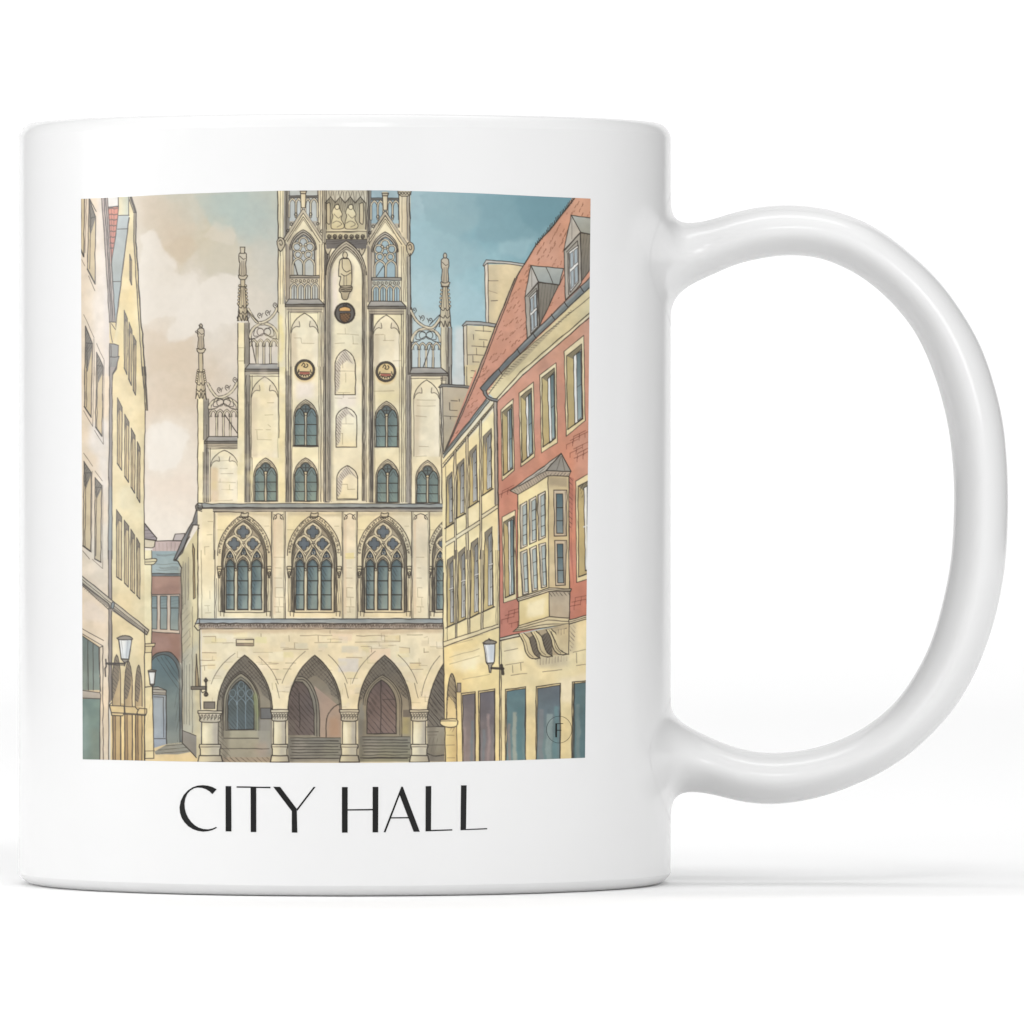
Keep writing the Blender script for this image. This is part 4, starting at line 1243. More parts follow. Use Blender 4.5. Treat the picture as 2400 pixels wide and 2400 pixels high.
# right step with its tracery and pinnacle
fr('P')
gable_tracery(965, 1032, 800, 770, 862, 4, -1)
ink([(1012, 804), (992, 860)], 2)
fill(rect(1033, 766, 1052, 905), (240, 226, 190), (172, 164, 148), 'h')
vs(768, 905, 1034, 1045, 1050); vs(768, 900, 1058, w=2)
fill(rect(1051, 768, 1059, 905), (160, 154, 142)); vs(768, 905, 1051, 1059, w=1.7)
pinnacle(1043, 593, 660, 672, 722, 766, 5, 10, 17)
ink([(1030, 738), (1006, 762)], 1.8); ink([(1032, 752), (1018, 774)], 1.6)
ledge(960, 966, 1034, 1050, 862, 875, 881, 10)
fr('F')
fill([(15, 100), (310, 100), (335, 1380), (15, 1380)], (242, 228, 192)); fill(rect(-20, 80, 12, 1380), (168, 160, 148))
trefoil(42, 300, 320, 132, 900)
for x in (0, 14, 330):
    ink([(x, 90), (x + 4, 1375)], 1.6, .7)
ink([(12, 118), (330, 118)], 1.5)
stones([(75, 332), (262, 334)], [(75, 390), (262, 392)], [(62, 492), (170, 502)], [(95, 800), (190, 802)], [(62, 903), (170, 895)])
biforate(60, 300, 1368, 1140, 940)
fill([(305, 205), (330, 200), (338, 900), (330, 1380), (310, 1000)], (230, 214, 176)); ink([(305, 210), (318, 900), (328, 1380)], 1.8)

# cornice under the gable
fr('P')
def cornice(x0, x1, y, top, mid, frieze):
    fill(rect(x0, y, x1, y + top), (150, 156, 154), (170, 170, 162))
    fill(rect(x0, y + top, x1, y + top + mid), (110, 106, 100))
    ink([(x0, y), (x1, y + 1)], 1.7); ink([(x0, y + top), (x1, y + top)], 2.6); ink([(x0 + 4, y + top + mid), (x1, y + top + mid)], 1.8)
cornice(464, 1039, 1180, 10, 5, 0)
fill(rect(476, 1194, 1039, 1199), (170, 162, 148)); ink([(476, 1199), (1039, 1199)], 1.8); wash(rect(478, 1198, 1039, 1208), (190, 176, 150), .7, 3)
ink([(464, 1178), (464, 1196), (474, 1199), (476, 1230), (464, 1236), (464, 1240)], 1.8)
fr('D')
poly([(1220, 1368), (1260, 1375), (1260, 1400), (1222, 1398)], (176, 176, 168), w=1.8)
poly([(1222, 1590), (1262, 1592), (1265, 1618), (1222, 1625)], (214, 200, 168), w=1.7)
ink([(1222, 1625), (1215, 1932)], 2.2); ink([(1262, 1640), (1262, 1932)], 1.3, .6); ink([(1266, 1400), (1262, 1590)], 1.5)
fr('P')
vl(463.5, 1240, 1452, 2, .85)

fr('P')
PAL = [(232, 216, 168), (246, 236, 214), (226, 206, 176), (214, 204, 188), (240, 222, 160), (236, 216, 196)]
# ---- the three great windows (and a fourth half hidden)
def bigwin(cx, clip=None):
    """traced from the middle window; cx = its axis on the sheet"""
    dx = (cx - 735.0) * 7.155
    q = lambda pts: [(x + dx, y, 'W') for x, y in pts]
    fill(q(rect(240, 80, 1150, 1830)), (238, 221, 182))
    wash(q([(250, 120), (560, 100), (300, 480), (250, 600)]), (244, 226, 178), .7, 4); wash(q([(1130, 130), (800, 100), (1060, 480), (1140, 600)]), (246, 232, 200), .6, 4)
    wash(q(rect(240, 80, 1150, 130)), (196, 180, 150), .7, 4)
    ink(q([(240, 370), (350, 372)]), 1.1, .5, SOFTINK); ink(q([(1030, 310), (1100, 308)]), 1.1, .5, SOFTINK)
    # carved hood
    HO = arch(240, 1140, 1180, 800, 105, 66, 14)
    fill(q(HO), (228, 212, 176)); ink(q(HO[1:-1]), 1.9)
    HI = arch(312, 1066, 1720, 830, 175, 66, 14)
    ink(q(HI), 1.8)
    for t in np.linspace(.04, .96, 34):
        k = t * (len(HO) - 3)
        i = min(int(k), len(HO) - 4)
        j = min(int(t * (len(HI) - 3)), len(HI) - 4)
        a_ = np.array(HO[1 + i]) + (np.array(HO[2 + i]) - np.array(HO[1 + i])) * (k - i)
        b_ = np.array(HI[1 + j]) + (np.array(HI[2 + j]) - np.array(HI[1 + j])) * (k - i)
        m = (a_ + b_) / 2 + RS.randn(2) * 6
        ink(q(oval(m[0], m[1], 11 + 6 * RS.rand(), 13, 8, RS.rand() * 90, 250 + RS.rand() * 100)), 1.5, .85)
    # reveal, dark under the arch
    RV = arch(322, 1056, 1760, 840, 200, 66, 14)
    fill(q(RV), (186, 172, 144)); 
    for k, (g, w_, al) in enumerate(((0, 2.0, .85), (16, 1.4, .7), (30, 1.8, .8), (46, 1.3, .6))):
        ink(q(arch(322 + g, 1056 - g, 1740, 845, 205 + g * 1.3, 66, 14)), w_, al)
    fill(q(arch(370, 1010, 1755, 860, 270, 66, 14)), (226, 210, 174))
    fill(q(arch(372, 1008, 870, 860, 272, 66, 14)), (150, 138, 118), a=.75)
    # blue lights in the tracery
    def four(x, y, r, col=(98, 105, 110)):
        o = [(x, y - r * 1.25), (x + r * 1.25, y), (x, y + r * 1.25), (x - r * 1.25, y)]
        bar(q(curve([(x, y - r * 1.5), (x + r * .95, y - r * .85), (x + r * 1.4, y), (x + r * .9, y + r * .9), (x, y + r * 1.5), (x - r * .9, y + r * .9), (x - r * 1.4, y), (x - r * .95, y - r * .85), (x, y - r * 1.5)], 4)), 4.2, (230, 214, 178), 1.1)
        fill(q(oval(x, y, r * 1.02, r * 1.1, 16)), (212, 198, 168))
        for ddx, ddy in ((0, -1), (1, 0), (0, 1), (-1, 0)):
            fill(q(oval(x + ddx * r * .48, y + ddy * r * .52, r * .52, r * .55, 12)), col)
            ink(q(oval(x + ddx * r * .55, y + ddy * r * .6, r * .5, r * .55, 9, math.degrees(math.atan2(ddy, ddx)) - 110, math.degrees(math.atan2(ddy, ddx)) + 110)), 1.5)
        fill(q(oval(x, y, r * .5, r * .5, 10)), (106, 112, 116))
    four(668, 405, 95); four(518, 605, 92); four(830, 605, 84)
    bar(q([(690, 620), (560, 830), (540, 1000)]), 3.6, (230, 214, 178)); bar(q([(655, 620), (790, 830), (800, 1000)]), 3.6, (230, 214, 178))
    bar(q([(400, 620), (545, 790)]), 3.4, (230, 214, 178)); bar(q([(950, 610), (800, 790)]), 3.4, (230, 214, 178))
    for x, y, rx, ry in ((448, 800, 52, 62), (680, 745, 44, 80), (895, 800, 56, 62)):
        P = arch(x - rx, x + rx, None, y + ry * .6, y - ry, 60, 7)
        fill(q(P), (74, 86, 96)); ink(q(P), 1.9, closed=True)
        ink(q(oval(x, y + 12, rx * .55, rx * .6, 10)), 1.6, .8, (206, 192, 164)); ink(q(oval(x - 8, y - 14, rx * .3, rx * .3, 8)), 1.4, .8)
    for x0, x1 in ((352, 540), (556, 780), (800, 1000)):
        bar(q(arch(x0, x1, 1000, 960, 700 if x0 != 556 else 800, 62, 8)), 2.6, (230, 214, 178), 1.2)
    # three lights
    for x0, x1, sh in ((385, 520, 0), (580, 750, 1), (810, 980, 2)):
        P = arch(x0, x1, 1710, 975, 865, 72, 8)
        ink(q(arch(x0 - 18, x1 + 18, 1000, 975, 838, 72, 8)), 1.6, .8)
        fill(q(P), (98, 112, 112), (142, 152, 144))
        wash(q(rect(x0, 930, x0 + 60, 1700)), (80, 98, 104), .7, 3, 3)
        wash(q(rect(x1 - 60, 1000, x1, 1690)), (142, 158, 150), .55, 3, 3)
        hatch(q([(x0, 1000), (x0 + 110, 1000), (x0 + 40, 1400), (x0, 1400)]), -60, 6.5, 1.3, .55)
        hatch(q(rect(x0, 1420, x0 + 60, 1700)), -60, 6, 1.2, .4)
        ink(q(P), 2.4, closed=True)
        for y in (985, 1225, 1460):
            ink(q([(x0, y), (x1, y)]), 2.5)
        ink(q(curve([(x0 + 8, 960), (x0 + 40, 925), ((x0 + x1) / 2, 880), (x1 - 40, 925), (x1 - 8, 960)], 4)), 1.3, .6)
        ink(q([(x0 + 6, 1708), (x1, 1708)]), 3)
    for x in (545, 775):
        ink(q([(x - 22, 1000), (x - 24, 1720)]), 1.4, .7); ink(q([(x + 26, 1000), (x + 22, 1720)]), 1.4, .7)
        ink(q(oval(x, 1040, 16, 22, 9)), 1.7)
    ink(q([(360, 1755), (1030, 1757)]), 1.8); ink(q([(1028, 1000), (1030, 1757)]), 1.6); ink(q([(358, 1000), (360, 1755)]), 1.6)
    # side shafts with leafy stops
    for x in (272, 1110):
        poly(q(curve([(x - 36, 985), (x + 30, 985), (x + 36, 1020), (x + 10, 1160), (x - 18, 1160), (x - 38, 1020), (x - 36, 985)], 4)), (218, 202, 164), w=1.9)
        ink(q(oval(x, 1110, 22, 40, 12)), 1.9); ink(q(oval(x, 1115, 10, 18, 8)), 1.3)
        ink(q([(x - 40, 1028), (x + 70, 1030)]), 2.2)
    for x in (255, 285, 302, 345, 1060, 1088, 1124):
        ink(q([(x, 1165), (x, 1740)]), 1.5, .7)
    for x0, x1 in ((278, 350), (1048, 1125)):
        ink(q([(x0, 1742), (x1, 1740), (x1 - 6, 1820)]), 2); ink(q([(x0 + 10, 1745), (x0 + 12, 1810)]), 1.4)
    # finial
    f = curve([(640, 85), (690, 100), (755, 85), (752, 125), (735, 150), (655, 150), (630, 128), (640, 85)], 4)
    fill(q(f), (206, 192, 162)); ink(q(f), 2); ink(q(curve([(615, 165), (690, 172), (755, 150)])), 2.2)
fr('W')
fill([(-1230, 70), (2870, 70), (2870, 1860), (-1230, 1860)], (241, 227, 194))
for cx in (571.5, 735, 899.5, 1064):
    bigwin(cx)
fr('E')
def pilaster(x0, x1):
    a_, b_ = 540 + x0 / 4.2, 540 + x1 / 4.2
    fr('P')
    fill(rect(a_, 1200, b_, 1449), (238, 224, 190))
    for x, w, al in ((a_, 2, .85), (a_ + 3, 1.3, .6), (b_ - 3, 1.3, .6), (b_, 2, .85)):
        vl(x, 1200, 1450, w, al)
    P = arch(a_ + 5, b_ - 5, 1448, 1218, 1204, 80, 6)
    fill(P, (240, 222, 190), (240, 226, 192)); ink(P[1:-1], 1.7)
    wash(rect(a_ + 4, 1220, a_ + 10, 1440), (226, 200, 168), .7, 2, 0)
    for s, x in ((1, a_ + 8), (-1, b_ - 8)):
        ink(curve([(x - 2 * s, 1206), (x + 4 * s, 1210), (x, 1217), (x + 4 * s, 1214)], 4), 1.5)
    fr('E')
pilaster(405, 540); pilaster(1100, 1250); pilaster(1785, 1960)
fr('D'); 
fill([(1262, 1430), (1370, 1430), (1370, 1932), (1262, 1932)], (240, 226, 190)); ink([(1382, 1460), (1378, 1932)], 2); ink([(1382, 1460), (1680, 1462)], 1.6); ink([(1395, 1475), (1392, 1932)], 1.2, .5)
fr('G')
fill(rect(1090, 0, 1215, 600), (240, 226, 190)); ink([(1075, 0), (1078, 600)], 1.6, .8); ink([(1105, 0), (1112, 600)], 1.3, .6); ink([(1228, 0), (1225, 600)], 1.8); ink([(1240, 250), (1238, 600)], 1.4, .7)
stones([(1320, 1555, 'D'), (1370, 1556, 'D')], [(1310, 1690, 'D'), (1362, 1686, 'D')], [(1285, 1810, 'D'), (1330, 1806, 'D')], [(1288, 1812, 'D'), (1290, 1890, 'D')], [(1182, 360), (1184, 430)], [(1135, 490), (1180, 490)], [(1165, 495), (1168, 540)], [(1140, 555), (1195, 553)])
fr('H')
for x0, x1 in ((385, 480), (1020, 1105), (1650, 1720)):
    for i, y in enumerate((60, 155, 245, 330, 415, 500, 548)):
        stones([(x0 + (i * 13) % 20, y), (x1 - (i * 29) % 35, y + 2)])
    stones([(x0 + 12, 330), (x0 + 12, 410)], [(x0 + 48, 425), (x0 + 50, 490)], [(x0 + 40, 505), (x0 + 42, 545)])
fill([(1020, 25), (1100, 20), (1098, 75), (1022, 78)], (244, 222, 150), a=.6)

# string course above the arcade
fr('P')
fill(rect(466, 1449, 1039, 1460), (146, 154, 154), (168, 170, 166)); fill(rect(466, 1460, 1039, 1473), (184, 170, 152), (160, 146, 132))
ink([(462, 1451), (1039, 1450)], 2); ink([(458, 1461), (1039, 1461.5)], 2.8); ink([(470, 1474), (1039, 1474)], 2.4)
for k in range(150):
    x = 463 + k * 3.85 + RS.randn()
    if x < 1036:
        ink(curve([(x, 1470 - 5 * RS.rand()), (x + 2 + 2 * RS.rand(), 1464), (x + 4, 1471 - 3 * RS.rand())], 3), 1.3, .8, (84, 70, 62))
poly([(462, 1452), (468, 1449), (468, 1460), (458, 1463)], (160, 162, 158), w=1.8)
ink([(458, 1463), (456, 1468), (464, 1478), (470, 1474)], 2)
ink([(468, 1476), (470, 1662)], 2)
wash(rect(472, 1474, 1039, 1484), (206, 182, 150), .7, 3)

# arcade wall: tinted blocks and joints
fr('H')
TINT = [((225, 768, 325, 820), (228, 218, 168)), ((580, 822, 690, 872), (218, 208, 182)), ((780, 825, 862, 868), (218, 208, 178)), ((990, 850, 1140, 905), (214, 206, 184)), ((1375, 755, 1505, 808), (224, 204, 158)), ((1180, 850, 1250, 905), (226, 210, 168)),
        ((470, 900, 560, 955), (234, 220, 170)), ((960, 960, 1140, 1080), (220, 212, 204)), ((1595, 1005, 1690, 1055), (228, 206, 160)), ((400, 1060, 510, 1095), (226, 212, 176)), ((1020, 1085, 1130, 1140), (230, 214, 172)), ((1500, 862, 1590, 910), (234, 214, 172)), ((900, 740, 1080, 800), (242, 216, 184)), ((1240, 870, 1420, 1000), (244, 216, 184)), ((-230, 760, -120, 830), (226, 212, 172)), ((-250, 900, -120, 960), (232, 214, 176)), ((340, 900, 470, 990), (246, 234, 200)), ((1700, 800, 1760, 850), (226, 210, 178)), ((-200, 1000, -130, 1050), (230, 212, 172))]
for (x0, y0, x1, y1), c in TINT:
    wash(rect(x0, y0, x1, y1), c, .8, 1.6, 2)
JT = [(272, 740, 272, 765), (520, 755, 522, 808), (620, 758, 905, 755), (780, 760, 782, 808), (748, 820, 985, 816), (885, 712, 885, 738), (1120, 758, 1370, 756), (1370, 758, 1370, 808), (1110, 815, 1500, 810), (1505, 757, 1505, 808), (570, 825, 570, 868), (470, 880, 690, 878), (1160, 853, 1250, 855), (1255, 858, 1252, 905), (1500, 858, 1592, 868), (1590, 868, 1592, 910), (1570, 750, 1705, 748), (340, 1000, 425, 1003), (360, 1055, 425, 1057), (490, 1000, 580, 1000), (470, 1052, 540, 1054), (1030, 950, 1170, 953), (1040, 1138, 1130, 1138), (1595, 1000, 1690, 1002), (1600, 1058, 1710, 1056), (-360, 715, -358, 765), (-240, 765, -130, 765), (-130, 770, -130, 808), (-250, 908, -125, 910), (-270, 975, -140, 975), (-140, 1020, -270, 1028), (-230, 1030, -228, 1065), (400, 1145, 450, 1146), (1490, 930, 1510, 945), (1720, 870, 1720, 905), (1720, 905, 1760, 903)]
for a_, b_, c_, d_ in JT:
    stones([(a_, b_), (c_, d_)], w=1.5, a=.65)
poly(rect(52, 790, 207, 846), (232, 214, 178), w=2); fill(rect(54, 826, 205, 844), (156, 138, 118)); ink([(60, 825), (200, 825)], 1.5)

fr('P')
for k in range(130):
    x, y = 474 + RS.rand() * 560, 1482 + RS.rand() * 180
    w_, h_ = 12 + 26 * RS.rand(), 8 + 8 * RS.rand()
    wash(rect(x, y, x + w_, y + h_), PAL[RS.randint(6)], .12 + .22 * RS.rand(), 1.4, 2)
    if k % 2:
        stones([(x, y + h_), (x + w_ * (.5 + RS.rand()), y + h_ + RS.randn())], w=1.2, a=.4)
    if k % 5 == 0:
        stones([(x, y), (x + RS.randn(), y + h_)], w=1.2, a=.4)
fr('H')
# arches with what stands behind them
ARC = [(-118, 373, 128), (512, 985, 748), (1135, 1605, 1370)]
def archway(xl, xr, yb=1880):
    P = arch(xl, xr, yb, 1420, 932, 57, 16)
    fill(P, (130, 121, 106), (160, 150, 128))
    return P
PA = []
for xl, xr, cx in ARC:
    P = archway(xl, xr)
    PA.append(P)
    h = arch(xl + 8, xr - 8, None, 1410, 945, 57, 16)
    for k in range(3):
        I = arch(xl + 40 + 18 * k, xr - 40 - 18 * k, None, 1420, 1010 + 40 * k, 57, 12)
    hq = h[2:-2] + arch(xl + 90, xr - 90, None, 1300, 1110, 57, 12)[::-1][1:-1]
    fill(hq, (118, 110, 98), a=.7)
    hatch(hq, -48, 6.5, 1.4, .75); hatch(hq, 42, 7.5, 1.2, .5)
# first arch: blue leaded window
fr('H')
G = arch(-22, 210, 1590, 1350, 1150, 64, 12)
for g in (52, 42, 26, 14):
    ink(arch(-22 - g, 210 + g, 1650 if g > 30 else 1600, 1360, 1150 - g * 1.5, 64, 12), 1.7, .8)
fill(arch(-60, 248, 1650, 1360, 1095, 64, 12), (150, 142, 122)); fill(arch(-40, 228, 1600, 1360, 1122, 64, 12), (128, 124, 110)); ink(arch(-60, 250, 1655, 1360, 1092, 64, 12), 1.9); ink(arch(-40, 228, 1600, 1360, 1122, 64, 12), 1.6)
fill(G, (84, 91, 89), (98, 107, 106)); ink(G, 2.4, closed=True)
hatch(G, -50, 7, 1.3, .55)
for x in (60, 135):
    ink([(x, 1200), (x, 1585)], 1.7, .9, (140, 156, 164))
for x in (20, 97, 172):
    ink(oval(x, 1270, 28, 34, 12), 1.5, .8, (138, 154, 162)); ink(arch(x - 36, x + 36, None, 1370, 1315, 60, 6), 1.5, .8, (138, 154, 162))
ink(oval(97, 1195, 24, 30, 12), 1.4, .8, (138, 154, 162))
wash([(210, 1250), (250, 1300), (255, 1600), (225, 1600)], (146, 156, 110), .7, 3)
fill([(-60, 1600), (350, 1600), (355, 1880), (-60, 1880)], (178, 170, 142), (160, 150, 130), a=.85)
wash([(240, 1500), (360, 1450), (370, 1800), (260, 1860)], (150, 148, 142), .6, 6); wash([(230, 1700), (330, 1700), (330, 1830), (230, 1830)], (178, 158, 138), .6, 6)
ink([(-40, 1598), (212, 1588)], 2.2); ink([(-60, 1668), (250, 1668)], 1.8); ink([(-100, 1762), (345, 1760)], 1.4)
hatch([(-110, 1480), (-70, 1480), (-60, 1660), (20, 1830), (-110, 1850)], -45, 8, 1.3, .55)
fill([(-118, 1835), (370, 1835), (370, 1890), (-118, 1890)], (168, 150, 126)); hatch([(-118, 1838), (350, 1838), (330, 1888), (-118, 1888)], -40, 8, 1.4, .7)
poly(rect(270, 1400, 366, 1496), (112, 110, 106), w=1.8)
# second arch: door and steps
fill([(745, 1200), (985, 1400), (985, 1660), (790, 1660)], (168, 148, 130), (176, 152, 130))
fr('H')
dr = [(512, 1640), (512, 1400), (530, 1260), (575, 1165), (640, 1170), (690, 1230), (725, 1330), (745, 1450), (745, 1640)]
fo = [(560, 1200), (600, 1118), (660, 1130), (720, 1190), (765, 1290), (790, 1420), (792, 1650), (745, 1650), (745, 1450), (725, 1330), (690, 1230), (640, 1170)]
fill(fo, (138, 130, 114)); ink(curve(fo[1:7]), 2); ink(curve([(595, 1150), (650, 1150), (700, 1200), (750, 1310), (765, 1430), (768, 1650)]), 1.8)
fill(dr, (100, 88, 82), (116, 102, 94)); ink(dr[2:], 2.2); hatch(dr, -50, 9, 1.7, .75); hatch([(512, 1400), (600, 1200), (620, 1400), (520, 1640)], -50, 5, 1.5, .5)
ink([(610, 1270), (616, 1570)], 2)
ink(curve([(975, 1362), (920, 1390), (872, 1450), (852, 1520), (850, 1655)]), 2.2)
wash([(800, 1250), (900, 1280), (900, 1380), (830, 1500), (800, 1500)], (176, 152, 134), .6, 6); wash([(870, 1500), (960, 1480), (960, 1650), (870, 1650)], (180, 142, 112), .6, 6)
def steps(x0, x1, ya, col):
    fill([(x0, ya), (x1, ya), (x1, 1885), (x0, 1885)], (132, 128, 116), col)
    wash(rect(x0 + 40, ya, x0 + 160, 1860), (152, 144, 130), .6, 8); wash(rect(x1 - 150, ya + 60, x1 - 30, 1870), (146, 142, 122), .6, 8)
    for i, y in enumerate(np.linspace(ya, 1845, 8)):
        ink([(x0 + 20 + (i % 3) * 8, y), (x1 - 8 - (i % 2) * 20, y + 2 * math.sin(i * 2))], 2.1 if i % 2 else 1.6, .85)
steps(512, 985, 1665, (146, 138, 122))
# third arch: double door and steps
fo = arch(1178, 1522, 1650, 1370, 1105, 62, 12)
fill(fo, (146, 136, 116)); ink(fo[1:], 2); ink(arch(1195, 1505, 1640, 1375, 1125, 62, 12)[1:], 1.5, .75)
d3 = arch(1212, 1472, 1628, 1380, 1150, 62, 12)
fill(d3, (102, 88, 84), (130, 112, 104)); ink(d3, 2.3, closed=True); hatch(d3, -50, 10, 1.7, .75); hatch([(1212, 1400), (1340, 1160), (1360, 1300), (1220, 1500)], -50, 5, 1.4, .5)
ink([(1336, 1150), (1336, 1628)], 2); ink([(1350, 1325), (1460, 1322)], 1.4, .7)
wash([(1530, 1480), (1600, 1480), (1600, 1640), (1530, 1640)], (176, 160, 108), .7, 5); wash([(1135, 1440), (1180, 1300), (1180, 1640), (1140, 1640)], (134, 130, 120), .7, 4)
steps(1150, 1600, 1655, (150, 142, 112))
fill(rect(1532, 1415, 1600, 1480), (112, 104, 94)); 
# piers' edges drawn over
for P, (xl, xr, cx) in zip(PA, ARC):
    ink(P[1:-1], 2.8)
    ink(arch(xl + 14, xr - 14, None, 1420, 958, 57, 14)[14:], 1.6, .8)
    ink(arch(xl - 70, xr + 70, None, 1300, 838 + (20 if cx == 128 else 0), 48, 14)[3:12], 1.4, .7); ink(arch(xl - 70, xr + 70, None, 1300, 838 + (20 if cx == 128 else 0), 48, 14)[-11:-3], 1.4, .7)
    ink([(xr + 30, 1180), (xr + 62, 1310)], 1.4, .7)
# fourth arch, half hidden
fr('I')
P4 = [(158, 1880), (155, 1500), (158, 1410), (175, 1310), (210, 1190), (260, 1075), (305, 1000), (320, 990), (320, 1880)]
fill(P4, (104, 98, 90), (140, 132, 118)); hatch([(158, 1560), (160, 1400), (200, 1210), (300, 1010), (312, 1560)], -52, 9, 2.0, .85); hatch([(170, 1500), (230, 1200), (310, 1100), (310, 1560)], -52, 5, 1.5, .45)
ink(curve(P4[1:7]), 2.6); ink(curve([(105, 1290), (130, 1180), (190, 1040), (268, 935)]), 1.5, .7)
fill([(150, 1565), (320, 1565), (320, 1820), (165, 1820)], (160, 152, 134), (138, 130, 112)); ink([(150, 1568), (316, 1566)], 2); ink([(160, 1612), (255, 1610)], 1.4, .7); ink([(160, 1640), (240, 1638)], 1.3, .6); ink([(170, 1730), (305, 1728)], 1.4, .7)
hatch([(160, 1660), (250, 1660), (250, 1760), (170, 1800)], 80, 9, 1.2, .5); ink(curve([(150, 1800), (220, 1825), (316, 1815)]), 2.2)
# ground in front
fr('H')
fill([(-340, 1882), (1900, 1875), (1900, 1960), (-340, 1960)], (222, 204, 170)); fill([(370, 1850), (1000, 1850), (1000, 1885), (370, 1885)], (160, 150, 130), a=.5)
wash([(540, 1875), (980, 1870), (980, 1920), (540, 1920)], (206, 186, 156), .7, 3)
ink([(535, 1848), (980, 1846)], 2); ink([(1155, 1842), (1590, 1836)], 2)

def column(x0, x1, yc=1415):
    """short round column: leafy capital, shaft, two-stage base"""
    w = x1 - x0
    m = (x0 + x1) / 2
    wash([(x1 - 10, yc + 80), (x1 + 60, yc + 100), (x1 + 50, 1870), (x1, 1870)], (110, 102, 90), .45, 4)
    sh = rect(m - w * .34, yc + 90, m + w * .34, 1730)
    fill(sh, (238, 224, 184), (202, 192, 170), 'h'); wash(rect(m + w * .12, yc + 100, m + w * .3, 1720), (176, 168, 156), .7, 3, 2); wash(rect(m - w * .28, yc + 120, m - w * .1, 1720), (248, 238, 206), .7, 3, 2)
    ink([(m - w * .34, yc + 95), (m - w * .35, 1725)], 2.3); ink([(m + w * .34, yc + 95), (m + w * .34, 1725)], 2.3)
    cp = curve([(x0 + w * .03, yc + 22), (x0 + w * .08, yc + 60), (m - w * .36, yc + 98), (m + w * .36, yc + 98), (x1 - w * .08, yc + 60), (x1 - w * .03, yc + 22)], 5)
    fill(cp, (222, 210, 182), (190, 180, 158)); ink(cp, 2.1)
    for k in range(6):
        x = x0 + w * (.14 + .145 * k)
        ink(curve([(x - 8, yc + 80), (x - 4, yc + 44), (x + 10, yc + 36), (x + 8, yc + 58), (x, yc + 66)], 4), 1.7, .85)
    poly(rect(x0, yc, x1, yc + 22), (218, 206, 178), w=2.4)
    b1 = [(x0 + w * .07, 1722), (x1 - w * .07, 1722), (x1 - w * .05, 1745), (x1 - w * .1, 1765), (x1 - w * .1, 1822), (x0 + w * .1, 1822), (x0 + w * .1, 1765), (x0 + w * .05, 1745)]
    fill(b1, (236, 222, 184), (196, 186, 164), 'h'); ink(b1, 2.3, closed=True); ink([(x0 + w * .06, 1745), (x1 - w * .06, 1745)], 1.6)
    wash(rect(m, 1750, m + w * .25, 1815), (184, 176, 160), .6, 3, 2)
    b2 = [(x0 + w * .06, 1822), (x1 - w * .05, 1822), (x1 + w * .02, 1880), (x0 - w * .01, 1880)]
    fill(b2, (226, 212, 174), (176, 164, 142), 'h'); ink(b2, 2.5, closed=True)
column(358, 518); column(970, 1142); column(1592, 1762)
column(-288 + 0, -72, 1425)
fr('G')
poly(rect(1128, 1345, 1226, 1404), (132, 122, 110), w=2)
fill([(1016, 1208), (1152, 1208), (1152, 1234), (1016, 1236)], (120, 112, 100)); ink([(1016, 1208), (1152, 1208), (1152, 1234), (1016, 1236)], 2, closed=True)
ink([(1146, 1135), (1148, 1290)], 4.5); ink(oval(1146, 1155, 14, 14, 10), 2.6); ink(oval(1148, 1278, 16, 16, 10), 3); ink(curve([(1105, 1236), (1115, 1262), (1140, 1250)]), 2)

TONE[0] = 1.05  # right-hand houses painted lighter to make up for the mug's shaded side

# ---- stepped gable behind the red roof
fr('C')
wash([(455, 1440), (560, 1440), (560, 1932), (552, 178, 'F'), (440, 178, 'F'), (450, 1932)], (206, 208, 204), .75, 7, 2)
fill([(750, 815), (1165, 812), (1165, 900), (1060, 980), (850, 1480), (770, 1420)], (216, 200, 164), (208, 190, 154))
wash([(790, 830), (900, 830), (900, 1200), (790, 1300)], (190, 176, 148), .6, 8); wash([(900, 1100), (1000, 1000), (900, 1380), (840, 1380)], (232, 212, 166), .6, 7)
fill([(750, 815), (787, 805), (795, 1400), (772, 1400)], (218, 206, 188))
ink([(753, 830), (770, 1405)], 2); ink([(787, 808), (793, 1405)], 1.7)
poly([(737, 825), (770, 768), (960, 782), (1165, 808), (1150, 835), (960, 806), (785, 800), (745, 832)], (186, 184, 176), w=1.9)
ink([(790, 978), (890, 980)], 1.5, .7); ink([(820, 1182), (885, 1178)], 1.5, .7); ink([(800, 1080), (880, 1104)], 1.1, .4)
fill([(545, 1430), (860, 1440), (740, 1700), (560, 1932)], (226, 208, 164)); fill([(545, 1430), (900, 1440), (800, 1700), (720, 1932), (548, 1932)], (222, 204, 162), (196, 182, 150))
fill([(540, 1425), (575, 1420), (580, 1932), (548, 1932)], (208, 194, 170)); wash([(580, 1430), (660, 1440), (640, 1932), (580, 1932)], (188, 178, 156), .6, 6)
ink([(540, 1435), (550, 1932)], 2.2); ink([(575, 1425), (580, 1932)], 1.7)
poly([(528, 1430), (570, 1385), (720, 1392), (875, 1415), (862, 1446), (720, 1425), (580, 1420), (540, 1438)], (160, 158, 150), w=1.9)
for a_, b_, c_, d_ in ((660, 1480, 820, 1490), (742, 1430, 744, 1490), (642, 1520, 645, 1570), (700, 1568, 780, 1576), (745, 1590, 747, 1650), (625, 1635, 780, 1645), (672, 1655, 676, 1725), (585, 1725, 740, 1728), (635, 1735, 638, 1800), (635, 1795, 700, 1798), (610, 1888, 670, 1890)):
    ink([(a_, b_), (c_, d_)], 1.6, .7)
fr('F')
fill([(325, 205), (615, 205), (600, 230), (480, 520), (345, 880)], (184, 170, 146), (170, 158, 134))
wash([(420, 330), (560, 330), (470, 560), (420, 560)], (200, 178, 142), .6, 6)
fill([(300, 200), (332, 205), (340, 870), (322, 870)], (206, 196, 176))
